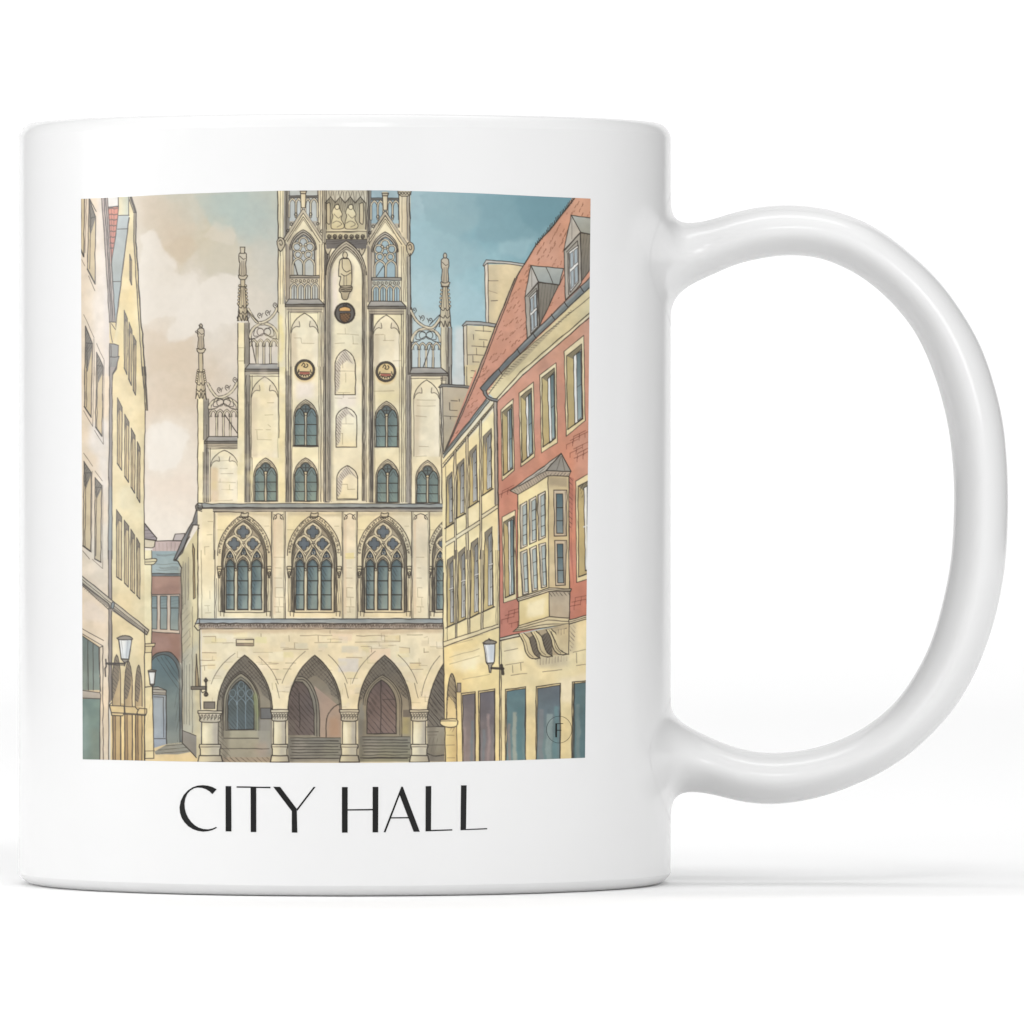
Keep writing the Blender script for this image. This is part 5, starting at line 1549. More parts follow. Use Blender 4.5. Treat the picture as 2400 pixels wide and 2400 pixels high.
ink([(305, 205), (335, 905)], 2.2); ink([(330, 205), (340, 850)], 1.7)
poly([(290, 205), (322, 170), (470, 180), (622, 190), (612, 216), (470, 204), (330, 200), (305, 212)], (120, 118, 112), w=2)
for a_, b_, c_, d_ in ((418, 338, 480, 342), (402, 360, 404, 435), (412, 436, 480, 438), (348, 494, 480, 500), (410, 500, 410, 525), (500, 325, 500, 345), (615, 40, 665, 42)):
    ink([(a_, b_), (c_, d_)], 1.8, .75)
ink([(420, -20), (424, 172)], 2); ink([(552, 0), (550, 182)], 2); ink([(398, 0), (400, 168)], 1.6)
fr('F')
fill([(555, -20), (720, -20), (625, 190), (560, 185)], (206, 190, 152)); ink([(575, 0), (577, 182)], 1.6); ink([(620, 38), (665, 42)], 1.6); ink([(615, 108), (650, 108)], 1.6)

# ---- red roof
fr('C')
ROOF = [(1660, 100), (1840, 100), (1840, 1100), (900, 1932), (770, 330, 'F'), (338, 885, 'F'), (672, 10, 'F'), (668, 1932), (870, 1440), (1060, 960), (1270, 620), (1400, 470), (1560, 280)]
fill(ROOF, (206, 156, 130), (198, 142, 120), var=.06)
wash([(1700, 150), (1830, 150), (1830, 330), (1640, 330), (1600, 260)], (212, 164, 136), .7, 8); wash([(1200, 760), (1400, 560), (1530, 500), (1500, 800)], (208, 162, 140), .6, 8)
wash([(1050, 1300), (1160, 1200), (1170, 1560), (1020, 1640)], (206, 156, 134), .6, 8)
ink([(1660, 145), (1560, 275), (1400, 480), (1270, 620), (1075, 945)], 2.8)
for k in range(26):
    t = k / 25
    x, y = 1660 - t * 390, 145 + t * 475
    ink([(x - 6 + 8 * RS.rand(), y + 16), (x - 2, y - 16 - 14 * RS.rand())], 1.8, .85)
fill([(1062, 955), (1082, 945), (870, 1440), (690, 1932), (720, 0, 'F'), (365, 850, 'F'), (340, 880, 'F'), (700, 0, 'F'), (672, 1932)], (150, 130, 116), a=.9)
ink([(1060, 955), (860, 1440), (672, 1932), (345, 872, 'F')], 2.6); ink([(1082, 945), (885, 1440), (700, 1932), (362, 850, 'F')], 2)
def tiles(P, n, L=26, ang=(58, 78), row=34):
    """short pen strokes in loose rows that climb to the right, like courses of tiles"""
    p = T(P)
    lo, hi = p.min(0), p.max(0)
    A, B = p, np.roll(p, -1, 0)
    t0 = math.radians(row)
    ux, uy = (math.cos(t0), -math.sin(t0)), (math.sin(t0), math.cos(t0))
    o = (lo + hi) / 2
    R_ = np.hypot(*(hi - lo)) / 2
    for v in np.arange(-R_, R_, 11.5):
        gap = 0
        for u in np.arange(-R_, R_, 6.2):
            gap = gap - 1 if gap > 0 else (RS.randint(2, 7) if RS.rand() < .24 else 0)
            if gap > 0:
                continue
            x, y = o[0] + u * ux[0] + v * uy[0] + RS.randn() * 1.4, o[1] + u * ux[1] + v * uy[1] + RS.randn() * 1.6
            c = False
            for a_, b_ in zip(A, B):
                if (a_[1] > y) != (b_[1] > y) and x < a_[0] + (y - a_[1]) * (b_[0] - a_[0]) / (b_[1] - a_[1]):
                    c = not c
            if not c:
                continue
            t = math.radians(RS.uniform(*ang))
            l = L * (.45 + .75 * RS.rand()) / 4.3
            stroke(np.array([(x, y), (x + l * math.cos(t), y - l * math.sin(t))]), 1.2 + .6 * RS.rand(), .5 + .3 * RS.rand(), (112, 74, 56), .3, False)
tiles([(1690, 160), (1830, 160), (1830, 330), (1620, 325), (1555, 640), (1530, 850), (1230, 820), (1180, 1100), (1150, 880), (1290, 640), (1420, 500)], 0, 30, (58, 76), 60)
tiles([(1215, 830), (1160, 1130), (1170, 1550), (900, 1810), (720, 1910), (870, 1520), (1070, 1000)], 0, 26, (35, 65), 40)
tiles([(1500, 1000), (1550, 1000), (1560, 1150), (1380, 1310), (1400, 1220)], 0, 24, (25, 55), 42)
fr('F')
tiles([(715, 20), (880, 0), (715, 210), (760, 330), (500, 620), (400, 780), (640, 150)], 0, 28, (25, 60), 42)
# dormers
fr('C')
def dormer(roofL, roofR, front, side, win, face=(164, 160, 150)):
    fill(side, (136, 130, 118), (120, 114, 104)); hatch(side, 84, 7, 1.3, .4); ink(side, 2, closed=True)
    fill(roofR, (174, 176, 168), (156, 158, 150)); ink(roofR, 2, closed=True)
    fill(roofL, (186, 180, 170)); ink(roofL, 2, closed=True)
    fill(front, face, (182, 172, 158)); ink(front, 2, closed=True)
    fill(win, (236, 234, 228)); ink(win, 2, closed=True)
    a_, b_, c_, d_ = T(win)
    for u0, u1 in ((.12, .46), (.56, .92)):
        for v0, v1 in ((.06, .44), (.52, .95)):
            g = [a_ + (b_ - a_) * u + (d_ - a_) * v + ((c_ - b_) - (d_ - a_)) * u * v for u, v in ((u0, v0), (u1, v0), (u1, v1), (u0, v1))]
            g = np.array(g)
            sl, m = cover(g)
            put(sl, m, rgb((168, 178, 182)))
            stroke(g, 1.3, .8, INK, .2, True)
dormer([(1220, 825), (1295, 990), (1160, 1145)], [(1220, 825), (1548, 856), (1505, 1020), (1295, 990)], [(1160, 1145), (1292, 1000), (1303, 1440), (1182, 1565)], [(1294, 995), (1500, 1022), (1310, 1425), (1302, 1440)], [(1206, 1150), (1282, 1075), (1288, 1440), (1218, 1515)])
ink([(1370, 840), (1440, 1000)], 1.6); ink([(1228, 850), (1228, 1040)], 1.2, .6); ink([(1550, 920), (1505, 1020)], 1.6); ink([(1190, 1140), (1275, 1050), (1285, 1430)], 1.5)
dormer([(1625, 318), (1720, 490), (1552, 672)], [(1625, 318), (1840, 348), (1840, 515), (1720, 490)], [(1552, 680), (1716, 500), (1728, 1000), (1568, 1172)], [(1716, 496), (1840, 515), (1840, 830), (1730, 985)], [(1602, 690), (1695, 620), (1700, 990), (1615, 1095)])
ink([(1632, 345), (1632, 560)], 1.2, .6); ink([(1578, 690), (1690, 575), (1695, 640)], 1.6); ink([(1590, 700), (1600, 1120)], 1.6)
# eaves and gutter
fill([(1840, 1020), (1840, 1330), (1130, 1932), (880, 330, 'F'), (870, 320, 'F'), (790, 250, 'F'), (900, 1932)], (216, 200, 158), (204, 188, 148))
fill([(780, 250, 'F'), (1000, 20, 'F'), (1430, -130, 'F'), (1430, -50, 'F'), (884, 352, 'F')], (216, 200, 158))
ink([(1820, 1135), (1040, 1780), (800, 268, 'F')], 1.6, .8)
fill([(1560, 1330), (1640, 1270), (1000, 1932), (900, 1932)], (150, 140, 118), a=.45)
hatch([(1620, 1270), (1640, 1290), (1060, 1840), (800, 262, 'F'), (780, 250, 'F'), (1000, 1850)], -5, 6, 1.3, .65)
fill([(1840, 1290), (1840, 1345), (1150, 1932), (885, 345, 'F'), (870, 325, 'F'), (1100, 1932)], (226, 212, 176)); ink([(1820, 1295), (1110, 1900), (874, 322, 'F')], 2.2); ink([(1820, 1345), (1140, 1932)], 1.5, .8)
g0 = [(1840, 930), (1840, 1030), (1260, 1560), (920, 1900), (780, 235, 'F'), (740, 248, 'F'), (708, 216, 'F'), (720, 196, 'F'), (850, 1905), (1200, 1550)]
fill(g0, (122, 128, 126), (108, 112, 112)); wash([(1820, 950), (1820, 975), (1230, 1550), (900, 1860), (880, 1880), (1210, 1545)], (160, 166, 164), .7, 2, 0)
ink([(1820, 938), (1200, 1545), (850, 1905), (712, 210, 'F')], 2.4); ink([(1820, 1035), (1260, 1565), (930, 1900), (770, 240, 'F'), (738, 248, 'F'), (710, 214, 'F')], 2.4)
for x, y in ((1720, 1060), (1560, 1215), (1430, 1340), (1245, 1530), (1085, 1690), (900, 1890)):
    ink(curve([(x - 5, y - 25), (x + 12, y + 5), (x + 30, y + 28)]), 2)
# ---- the red house
fr('F')
RED = [(870, 348), (1130, 100), (1300, -60), (1420, -160), (1840, 1310, 'C'), (1840, 1400, 'C'), (1840, 1950), (1600, 560, 'I'), (1585, 600, 'I'), (800, 775, 'I'), (795, 0, 'I'), (885, 1400)]
fill(RED, (204, 156, 130), (192, 126, 108), var=.07)
fr('F')
for P, c, a_ in (([(900, 380), (1080, 260), (1100, 700), (1060, 1100), (900, 1150)], (206, 158, 136), .5), ([(1500, 0), (1580, 0), (1600, 800), (1480, 1000)], (196, 138, 114), .5), ([(900, 1180), (1080, 1080), (1010, 1300), (900, 1400)], (188, 126, 106), .6), ([(1640, 740), (1810, 640), (1810, 1060), (1680, 1120)], (206, 158, 138), .6), ([(890, 1430), (940, 1420), (930, 1900), (890, 1932)], (196, 140, 118), .5)):
    wash(P, c, a_, 8, 6)
ink([(1820, 1340, 'C'), (1140, 1925, 'C'), (880, 350)], 2.2)
def brick(x, y, n, L, dy, sl, f):
    fr(f)
    for r in range(n):
        yy = y + r * dy
        x0 = x - (r % 3) * L * .6
        m = 2 + (r * 7) % 2
        ink([(x0, yy), (x0 + L * m, yy - L * m * sl)], 1.5, .7, (104, 60, 50))
        for k in range(m):
            xx = x0 + L * (k + .5 * (r % 2))
            ink([(xx, yy - (xx - x0) * sl), (xx, yy - (xx - x0) * sl + dy)], 1.3, .65, (104, 60, 50))
brick(1650, 700, 5, 60, 42, .5, 'F'); brick(1690, 870, 2, 60, 50, .5, 'F'); brick(880, 540, 4, 52, 38, .28, 'I'); brick(1470, 420, 3, 52, 40, .2, 'I'); brick(930, 1250, 2, 60, 40, .5, 'F')
def sash(outer, inner, glass, fr_='F'):
    """stone surround, deep reveal on the left, white sash and glass on the right"""
    fr(fr_)
    fill(outer, (232, 216, 176), (226, 208, 164)); ink(outer, 1.7, .85, closed=True)
    fill(inner, (190, 172, 124), (184, 164, 118))
    a_, b_, c_, d_ = T(inner)
    top = np.array([a_, b_, b_ + (0, 14), a_ + (b_ - a_) * .45 + (0, 20)])
    sl, m = cover(top); put(sl, m, rgb((128, 120, 100)), .9)
    ink(inner, 2, closed=True)
    fill(glass, (232, 230, 222)); ink(glass, 1.7, closed=True)
    g = T(glass)
    a_, b_, c_, d_ = g
    q = np.array([a_ + (b_ - a_) * .38, b_ - (b_ - a_) * .08 + (0, 3), c_ - (c_ - d_) * .08 - (0, 4), d_ + (c_ - d_) * .38 - (0, 3)])
    sl, m = cover(q)
    if sl is not None:
        t = np.linspace(0, 1, m.shape[0])[:, None, None]
        put(sl, m, rgb((96, 112, 114)) * (1 - t) + rgb((160, 176, 176)) * t)
    stroke(q, 1.6, .85, INK, .3, True)
    stroke(np.array([(d_), c_]), 2.6, .9, INK, .2, False)
    mid = (q[0] + q[3]) / 2, (q[1] + q[2]) / 2
    stroke(np.array(mid), 1.3, .7, INK, .2, False)
    stroke(T(inner)[2:4], 2.6, .9, INK, .2, False)
sash([(918, 435), (1042, 320), (1053, 1040), (930, 1145)], [(930, 455), (1028, 375), (1036, 1022), (944, 1092)], [(984, 450), (1028, 405), (1036, 1020), (990, 1055)])
sash([(1100, 265), (1246, 150), (1256, 905), (1118, 1005)], [(1117, 300), (1226, 212), (1242, 868), (1130, 962)], [(1170, 310), (1226, 245), (1240, 870), (1182, 920)])
sash([(1308, 82), (1472, -42), (1487, 763), (1325, 866)], [(1330, 108), (1456, 10), (1467, 716), (1340, 806)], [(1390, 120), (1455, 50), (1465, 716), (1408, 765)])
sash([(1554, 1690, 'C'), (1752, 1528, 'C'), (1766, 540), (1575, 698)], [(1578, 1735, 'C'), (1730, 1615, 'C'), (1742, 520), (1590, 630)], [(1648, 1740, 'C'), (1728, 1670, 'C'), (1738, 515), (1660, 580)])
sash([(930, 1512), (1062, 1440), (948, 430, 'I'), (834, 466, 'I')], [(946, 1562), (1050, 1500), (932, 385, 'I'), (848, 420, 'I')], [(990, 1560), (1046, 1520), (926, 385, 'I'), (885, 400, 'I')])
sash([(1670, 1150), (1840, 1050), (1610, 245, 'I'), (1482, 285, 'I')], [(1694, 1200), (1840, 1125), (1610, 195, 'I'), (1500, 236, 'I')], [(1752, 1220), (1840, 1160), (1610, 160, 'I'), (1560, 180, 'I')])
fr('F'); ink([(1752, 1610), (1830, 1575)], 3, .8, (232, 230, 224)); hatch([(1700, 1195), (1810, 1140), (1760, 1200), (1735, 1330)], 60, 6, 1.5, .7)
# bay window
fill([(1600, 1100), (1650, 1120), (1640, 1560), (1600, 1932), (1420, 0, 'I'), (1460, 330, 'I')], (150, 92, 84), a=.45); hatch([(1605, 1100), (1640, 1110), (1635, 1600), (1605, 1650)], -45, 8, 1.4, .6)
fill([(1088, 1285), (1392, 1095), (1400, 1932), (1232, 342, 'I'), (962, 432, 'I'), (1085, 1932)], (232, 216, 170), (224, 206, 164)); fill([(1088, 1285), (1392, 1095), (1398, 1932), (1092, 1932)], (234, 218, 172)); fill([(1392, 1095), (1604, 1095), (1604, 1932), (1398, 1932)], (206, 188, 150))
fill([(1235, 0, 'I'), (1420, 0, 'I'), (1420, 345, 'I'), (1235, 345, 'I')], (206, 188, 152))
fill([(968, 0, 'I'), (1235, 0, 'I'), (1235, 345, 'I'), (962, 435, 'I')], (232, 216, 172))
wash([(1400, 1100), (1600, 1100), (1600, 1200), (1400, 1180)], (160, 146, 122), .7, 4)
ink([(1088, 1285), (1084, 1932), (962, 430, 'I')], 2.2); ink([(1393, 1095), (1398, 1932), (1236, 340, 'I')], 2); ink([(1603, 1090), (1602, 1932), (1420, 340, 'I')], 2.2)
poly([(1010, 1245), (1240, 1115), (1370, 1040), (1622, 1050), (1600, 1100), (1392, 1095), (1090, 1285)], (178, 164, 146), w=2); hatch([(1030, 1250), (1370, 1052), (1380, 1090), (1092, 1280)], -60, 6, 1.3, .6)
hatch([(1390, 1060), (1610, 1065), (1598, 1095), (1400, 1092)], 45, 6, 1.5, .6)
fill([(1010, 1245), (1525, 870), (1372, 1045), (1100, 1195)], (190, 184, 172)); hatch([(1010, 1245), (1525, 870), (1372, 1045)], 36, 7, 1.5, .7); ink([(1010, 1245), (1525, 870), (1372, 1045), (1100, 1200)], 2.2)
poly([(1525, 870), (1624, 1050), (1374, 1045)], (146, 142, 134), w=2.2); ink([(1520, 900), (1480, 1035)], 1.3, .6); ink([(1530, 900), (1560, 1040)], 1.3, .6)
def light(p, n=3):
    fill(p, (222, 214, 196)); ink(p, 2, closed=True)
    a_, b_, c_, d_ = T(p)
    u = [a_ + (b_ - a_) * s + (d_ - a_) * t + ((c_ - b_) - (d_ - a_)) * s * t for s, t in ((.38, .06), (.92, .05), (.92, .96), (.38, .95))]
    u = np.array(u)
    sl, m = cover(u)
    if sl is not None:
        t = np.linspace(0, 1, m.shape[0])[:, None, None]
        put(sl, m, rgb((168, 176, 172)) * (1 - t) + rgb((186, 196, 190)) * t)
    stroke(u, 1.5, .85, INK, .2, True)
    for k in range(1, n):
        stroke(np.array([u[0] + (u[3] - u[0]) * k / n, u[1] + (u[2] - u[1]) * k / n]), 1.5, .85, INK, .2, False)
    stroke(np.array([a_ + (b_ - a_) * .16, d_ + (c_ - d_) * .16]), 1.3, .7, INK, .2, False)
for p, n in (([(1108, 1392), (1180, 1350), (1182, 1800), (1115, 1832)], 4), ([(1200, 1340), (1272, 1300), (1276, 1752), (1205, 1786)], 4), ([(1288, 1290), (1364, 1250), (1367, 1712), (1297, 1746)], 4)):
    light(p, n)
fr('F')
for p in ([(1112, 1866), (1182, 1835), (1055, 380, 'I'), (1002, 398, 'I')], [(1203, 1828), (1276, 1795), (1137, 350, 'I'), (1086, 366, 'I')], [(1296, 1786), (1368, 1766), (1216, 322, 'I'), (1168, 335, 'I')]):
    light(p, 3)
def casement(p):
    fill(p, (200, 184, 160)); ink(p, 2, closed=True)
    a_, b_, c_, d_ = T(p)
    u = np.array([a_ + (b_ - a_) * s + (d_ - a_) * t for s, t in ((.18, .08), (.68, .08), (.68, .94), (.18, .94))])
    sl, m = cover(u)
    t = np.linspace(0, 1, m.shape[0])[:, None, None]
    put(sl, m, rgb((84, 104, 110)) * (1 - t) + rgb((138, 146, 144)) * t)
    stroke(u, 2, .9, INK, .2, True)
    stroke(np.array([a_ + (b_ - a_) * .88 + (0, 3), d_ + (c_ - d_) * .88 - (0, 3)]), 1.3, .7, INK, .2, False)
    for k in (.35, .68):
        stroke(np.array([u[0] + (u[3] - u[0]) * k, u[1] + (u[2] - u[1]) * k]), 2, .9, INK, .2, False)
fr('F')
casement([(1450, 1240), (1582, 1240), (1577, 1700), (1455, 1702)])
casement([(1460, 1745), (1580, 1745), (1382, 308, 'I'), (1296, 312, 'I')])
fr('I')
fill([(968, 450), (1238, 370), (1242, 600), (970, 672)], (230, 214, 166), (222, 202, 150)); wash([(1050, 460), (1200, 420), (1200, 560), (1050, 600)], (242, 230, 196), .7, 5)
fill([(1238, 368), (1422, 365), (1416, 600), (1240, 590)], (182, 170, 150), (190, 172, 146)); hatch([(1240, 372), (1420, 370), (1418, 400), (1250, 410)], -55, 7, 1.5, .7)
ink([(970, 450), (968, 672)], 2); ink([(1238, 370), (1240, 592)], 2); ink([(1422, 360), (1417, 605)], 2.2)
poly([(950, 425), (1235, 332), (1436, 340), (1430, 364), (1236, 364), (962, 452)], (216, 204, 176), w=2.3); ink([(955, 440), (1236, 348), (1432, 352)], 1.5)
poly([(970, 668), (1240, 588), (1418, 602), (1418, 660), (1215, 684), (918, 722), (955, 690)], (214, 198, 160), w=2); ink([(960, 690), (1225, 618), (1416, 630)], 1.6); ink([(935, 708), (1215, 655), (1416, 650)], 1.6)
# lower storeys of the red house
fill([(800, 790), (975, 742), (1180, 700), (1410, 655), (1600, 590), (1590, 1900), (795, 1900)], (230, 212, 168), (230, 210, 160), var=.06)
for P, c, a_ in (([(830, 830), (960, 800), (960, 1000), (830, 1000)], (214, 202, 172), .6), ([(900, 880), (1010, 880), (1010, 1000), (900, 1000)], (240, 226, 188), .6), ([(1120, 940), (1420, 930), (1400, 1040), (1160, 1040)], (170, 160, 142), .55), ([(1330, 1140), (1580, 1100), (1560, 1350), (1340, 1350)], (238, 224, 196), .6), ([(1420, 640), (1480, 640), (1470, 900), (1420, 920)], (186, 172, 146), .7)):
    wash(P, c, a_, 7, 5)
hatch([(1420, 670), (1475, 660), (1460, 830), (1420, 920)], -50, 7, 1.4, .6); hatch([(1120, 960), (1410, 930), (1400, 980), (1150, 1020)], 88, 7, 1.3, .5)
poly([(772, 785), (975, 738), (985, 760), (780, 802)], (216, 206, 180), w=2.4); ink([(790, 808), (970, 768)], 1.5)
poly([(1412, 618), (1600, 570), (1600, 600), (1415, 655)], (224, 208, 172), w=2.2); ink([(1415, 636), (1600, 584)], 1.5)
fill([(975, 745), (1240, 690), (1416, 660), (1412, 925), (1300, 930), (1100, 940)], (170, 154, 126), (182, 162, 128))
def corbel(x, y0, dx):
    P = curve([(x, y0), (x + 40, y0 + 70), (x + 62, y0 + 160), (x + 100, y0 + 210), (x + 150, y0 + 222)], 5)
    Q = curve([(x + 190, y0 + 214), (x + 140, y0 + 180), (x + 112, y0 + 110), (x + 92, y0 + 40), (x + 45, y0 - 8)], 5)
    S = [(x + 92, y0 + 30), (x + 112, y0 + 110), (x + 140, y0 + 180), (x + 190, y0 + 214), (x + 182, y0 - 20)]
    fill(S, (112, 102, 88)); hatch(S, 50, 6, 1.5, .7)
    fill(P + Q, (224, 206, 160), (196, 178, 140)); ink(P, 2.3); ink(Q, 2.1); ink(curve([(x + 26, y0), (x + 66, y0 + 80), (x + 86, y0 + 160), (x + 130, y0 + 205)], 5), 1.4, .7)
    ink([(x + 148, y0 + 222), (x + 190, y0 + 214)], 2.4)
corbel(968, 742, 0); corbel(1078, 725, 0)
fill([(1255, 700), (1416, 660), (1412, 922), (1350, 915), (1300, 830)], (202, 184, 146)); wash([(1290, 690), (1410, 670), (1410, 760), (1310, 760)], (160, 146, 122), .6, 6)
corbel(1212, 706, 0)
fill([(1300, 715), (1414, 690), (1410, 918), (1385, 915), (1330, 870), (1305, 780)], (204, 186, 148)); hatch([(1310, 700), (1410, 690), (1410, 730), (1320, 760)], 85, 7, 1.3, .5)
ink([(1416, 655), (1412, 925)], 2); ink(curve([(1255, 720), (1290, 800), (1330, 880), (1400, 922)], 5), 1.8)
for a_, b_, c_, d_ in ((850, 1018, 1010, 992), (912, 1022, 915, 1085), (985, 1000, 988, 1065), (900, 1110, 1040, 1092), (840, 895, 960, 872), (1180, 1078, 1350, 1058), (1450, 905, 1560, 880), (1480, 910, 1482, 1000), (1480, 1022, 1560, 1012)):
    ink([(a_, b_), (c_, d_)], 1.5, .6)

# ---- timber-framed house
fr('F')
TH = [(335, 940), (600, 650), (845, 350), (885, 345), (885, 1400), (800, 690, 'I'), (305, 860, 'I'), (297, 600, 'I'), (300, 0, 'I'), (332, 1400)]
fill([(336, 870), (780, 318), (850, 330), (845, 460), (335, 1050)], (226, 214, 184))
fill([(335, 940), (600, 650), (845, 350), (885, 345), (886, 1932), (328, 1932)], (234, 218, 172), (236, 218, 170)); fill([(300, 0, 'I'), (796, 0, 'I'), (796, 690, 'I'), (305, 862, 'I'), (297, 600, 'I')], (234, 216, 168))
wash([(730, 600), (840, 450), (840, 1000), (730, 1100)], (240, 226, 178), .6, 6); wash([(350, 1620), (450, 1560), (450, 1750), (350, 1790)], (228, 208, 160), .6, 5); wash([(600, 1450), (700, 1380), (700, 1560), (600, 1620)], (238, 224, 186), .6, 5)
fill([(338, 985), (836, 395), (845, 440), (335, 1020)], (226, 214, 184)); ink([(335, 975), (840, 372)], 1.7); ink([(335, 1012), (840, 405)], 1.9)
for k in range(34):
    t = k / 33
    x, y = 350 + t * 480, 985 - t * 590
    ink(curve([(x - 6, y + 14), (x + 2, y - 8), (x + 8, y + 4)], 3), 1.5, .8)
fill([(338, 875), (770, 322), (805, 345), (342, 918)], (146, 152, 146), (134, 140, 136)); ink([(338, 875), (772, 322)], 2.4); ink([(340, 915), (805, 345)], 2.4); ink([(350, 880), (782, 332)], 1.4, .7)
for x0, x1, yt in ((446, 468, 850), (566, 588, 708), (702, 722, 545)):
    fill([(x0, yt), (x1, yt - 15), (x1 + 4, 1932), (x0 + 6, 1932)], (198, 184, 156), a=.75)
    ink([(x0, yt), (x0 + 4, 1932)], 1.8); ink([(x1, yt - 20), (x1 + 2, 1932)], 1.8)
fr('I')
for x0, x1, yb in ((405, 420, 790), (515, 535, 750), (632, 652, 705)):
    fill([(x0, 0), (x1, 0), (x1, yb), (x0, yb)], (198, 184, 156), a=.7); ink([(x0, 0), (x0 + 2, yb)], 1.8); ink([(x1, 0), (x1, yb - 5)], 1.8)
fr('F')
for x0, y0, x1, y1 in ((365, 1762, 455, 1712), (470, 1692, 705, 1540), (728, 1486, 880, 1385)):
    fill([(x0, y0), (x1, y1), (x1, y1 + 38), (x0, y0 + 40)], (226, 212, 176)); ink([(x0, y0), (x1, y1)], 1.8); ink([(x0, y0 + 42), (x1, y1 + 38)], 1.8)
ink([(362, 1000), (364, 1770)], 1.5, .7); ink([(362, 1810), (335, 800, 'I')], 1.5, .7)
def shutter(p):
    fill(p, (198, 178, 128)); a_, b_, c_, d_ = T(p)
    ink(p, 2, closed=True)
    tp = np.array([a_, b_, b_ + (0, 10), a_ + (b_ - a_) * .4 + (0, 22), a_ + (b_ - a_) * .35 + (0, 50)])
    sl, m = cover(tp); put(sl, m, rgb((120, 114, 104)), .85)
    u = np.array([a_ + (b_ - a_) * s + (d_ - a_) * t + ((c_ - b_) - (d_ - a_)) * s * t for s, t in ((.48, .09), (.94, .06), (.92, .97), (.48, .96))])
    sl, m = cover(u)
    if sl is not None:
        t = np.linspace(0, 1, m.shape[0])[:, None, None]
        put(sl, m, rgb((150, 152, 150)) * (1 - t) + rgb((216, 216, 210)) * t)
    stroke(u, 1.6, .85, INK, .2, True)
    stroke(np.array([u[0] * .5 + u[1] * .5, u[3] * .5 + u[2] * .5]), 1.4, .8, INK, .2, False)
    for k in (.25, .5, .75):
        stroke(np.array([u[0] * .5 + u[1] * .5 + ((u[3] + u[2]) - (u[0] + u[1])) * .5 * k, u[1] + (u[2] - u[1]) * k]), 1.3, .75, INK, .2, False)
    stroke(np.array([d_ + (-3, 2), c_ + (3, 0)]), 3, .9, INK, .2, False)
fr('F')
for p in ([(375, 1110), (427, 1055), (435, 1568), (368, 1618)], [(482, 985), (547, 922), (550, 1475), (475, 1520)], [(604, 852), (672, 785), (682, 1352), (600, 1412)], [(738, 702), (820, 620), (827, 1225), (735, 1292)]):
    shutter(p)
for p in ([(335, 85, 'I'), (386, 50, 'I'), (396, 650, 'I'), (333, 682, 'I')], [(490, 1872), (556, 1812), (496, 605, 'I'), (430, 640, 'I')], [(620, 1772), (687, 1722), (613, 556, 'I'), (538, 598, 'I')], [(755, 1668), (830, 1608), (742, 500, 'I'), (655, 542, 'I')]):
    shutter(p)
fr('I')
for x, y in ((362, 340), (470, 270), (590, 215), (715, 125)):
    ink([(x - 10, y + 6), (x + 22, y - 6)], 2.2, .85, (236, 232, 222)); ink([(x - 10, y + 12), (x + 22, y)], 1.3, .7)
# ground floor of the timber house
fill([(300, 858), (795, 690), (795, 1900), (312, 1900)], (232, 212, 160), (224, 202, 148), var=.06)
for P, c, a_ in (([(380, 900), (640, 850), (700, 1000), (400, 1060)], (240, 226, 186), .7), ([(460, 980), (600, 960), (590, 1060), (460, 1080)], (244, 232, 200), .6), ([(340, 1060), (480, 1100), (440, 1500), (420, 1500)], (222, 196, 140), .6), ([(620, 1100), (780, 1080), (780, 1230), (640, 1230)], (232, 212, 156), .6)):
    wash(P, c, a_, 7, 5)
fill([(300, 820), (790, 650), (792, 690), (305, 858)], (226, 210, 170)); ink([(300, 812), (785, 655)], 1.8); ink([(305, 856), (790, 682)], 2.2)
ink([(300, 200), (298, 820), (306, 1240), (308, 1500)], 2.4)
for a_, b_, c_, d_ in ((355, 950, 620, 872), (355, 1010, 620, 935), (470, 1145, 710, 1100), (560, 770, 650, 745), (400, 830, 560, 790)):
    ink([(a_, b_), (c_, d_)], 1.4, .55, SOFTINK)
na = [(328, 1500), (332, 1330), (345, 1180), (370, 1095), (395, 1130), (412, 1230), (418, 1500)]
fill(na, (206, 184, 134), (216, 192, 142)); fill([(332, 1330), (345, 1180), (370, 1095), (395, 1130), (412, 1230), (418, 1440), (385, 1320), (355, 1290)], (150, 136, 110)); hatch([(332, 1330), (345, 1180), (370, 1095), (395, 1130), (412, 1230), (418, 1440), (380, 1330)], -50, 8, 1.8, .85); ink(curve(na), 2.4)
poly(rect(422, 1178, 455, 1258), (150, 138, 124), w=1.6)
fill([(312, 1560), (420, 1560), (422, 1900), (316, 1900)], (234, 212, 152), (190, 166, 118), 'h'); ink([(312, 1560), (318, 1880)], 2.2); ink([(418, 1560), (420, 1880)], 1.6); ink([(330, 1640), (395, 1642)], 1.2, .5); ink([(325, 1730), (400, 1726)], 1.2, .5); ink([(335, 1842), (400, 1840)], 1.2, .5)
hatch([(345, 1570), (415, 1570), (400, 1610), (360, 1620)], 60, 6, 1.3, .6)
poly(curve([(275, 1502), (415, 1498), (416, 1560), (340, 1570), (275, 1545), (275, 1502)], 3), (226, 206, 156), w=2.2); ink([(278, 1516), (414, 1514)], 1.5)
def shop(p, a_c, b_c, streak):
    fill(p, (222, 200, 150)); ink(p, 2.2, closed=True)
    a_, b_, c_, d_ = p
    g = [(a_[0] + 12, a_[1] + 16), (b_[0] - 3, b_[1] + 16), (c_[0] - 2, c_[1] + 20), (d_[0] + 8, d_[1] + 20)]
    fill(g, a_c, b_c); ink(g[:3] + [], 1.8); ink([g[0], g[3]], 1.8)
    w = b_[0] - a_[0]
    for u, v, y0, c in streak:
        wash(rect(a_[0] + 12 + w * u, a_[1] + y0, a_[0] + 12 + w * v, 1870), c, .7, 2.2, 3)
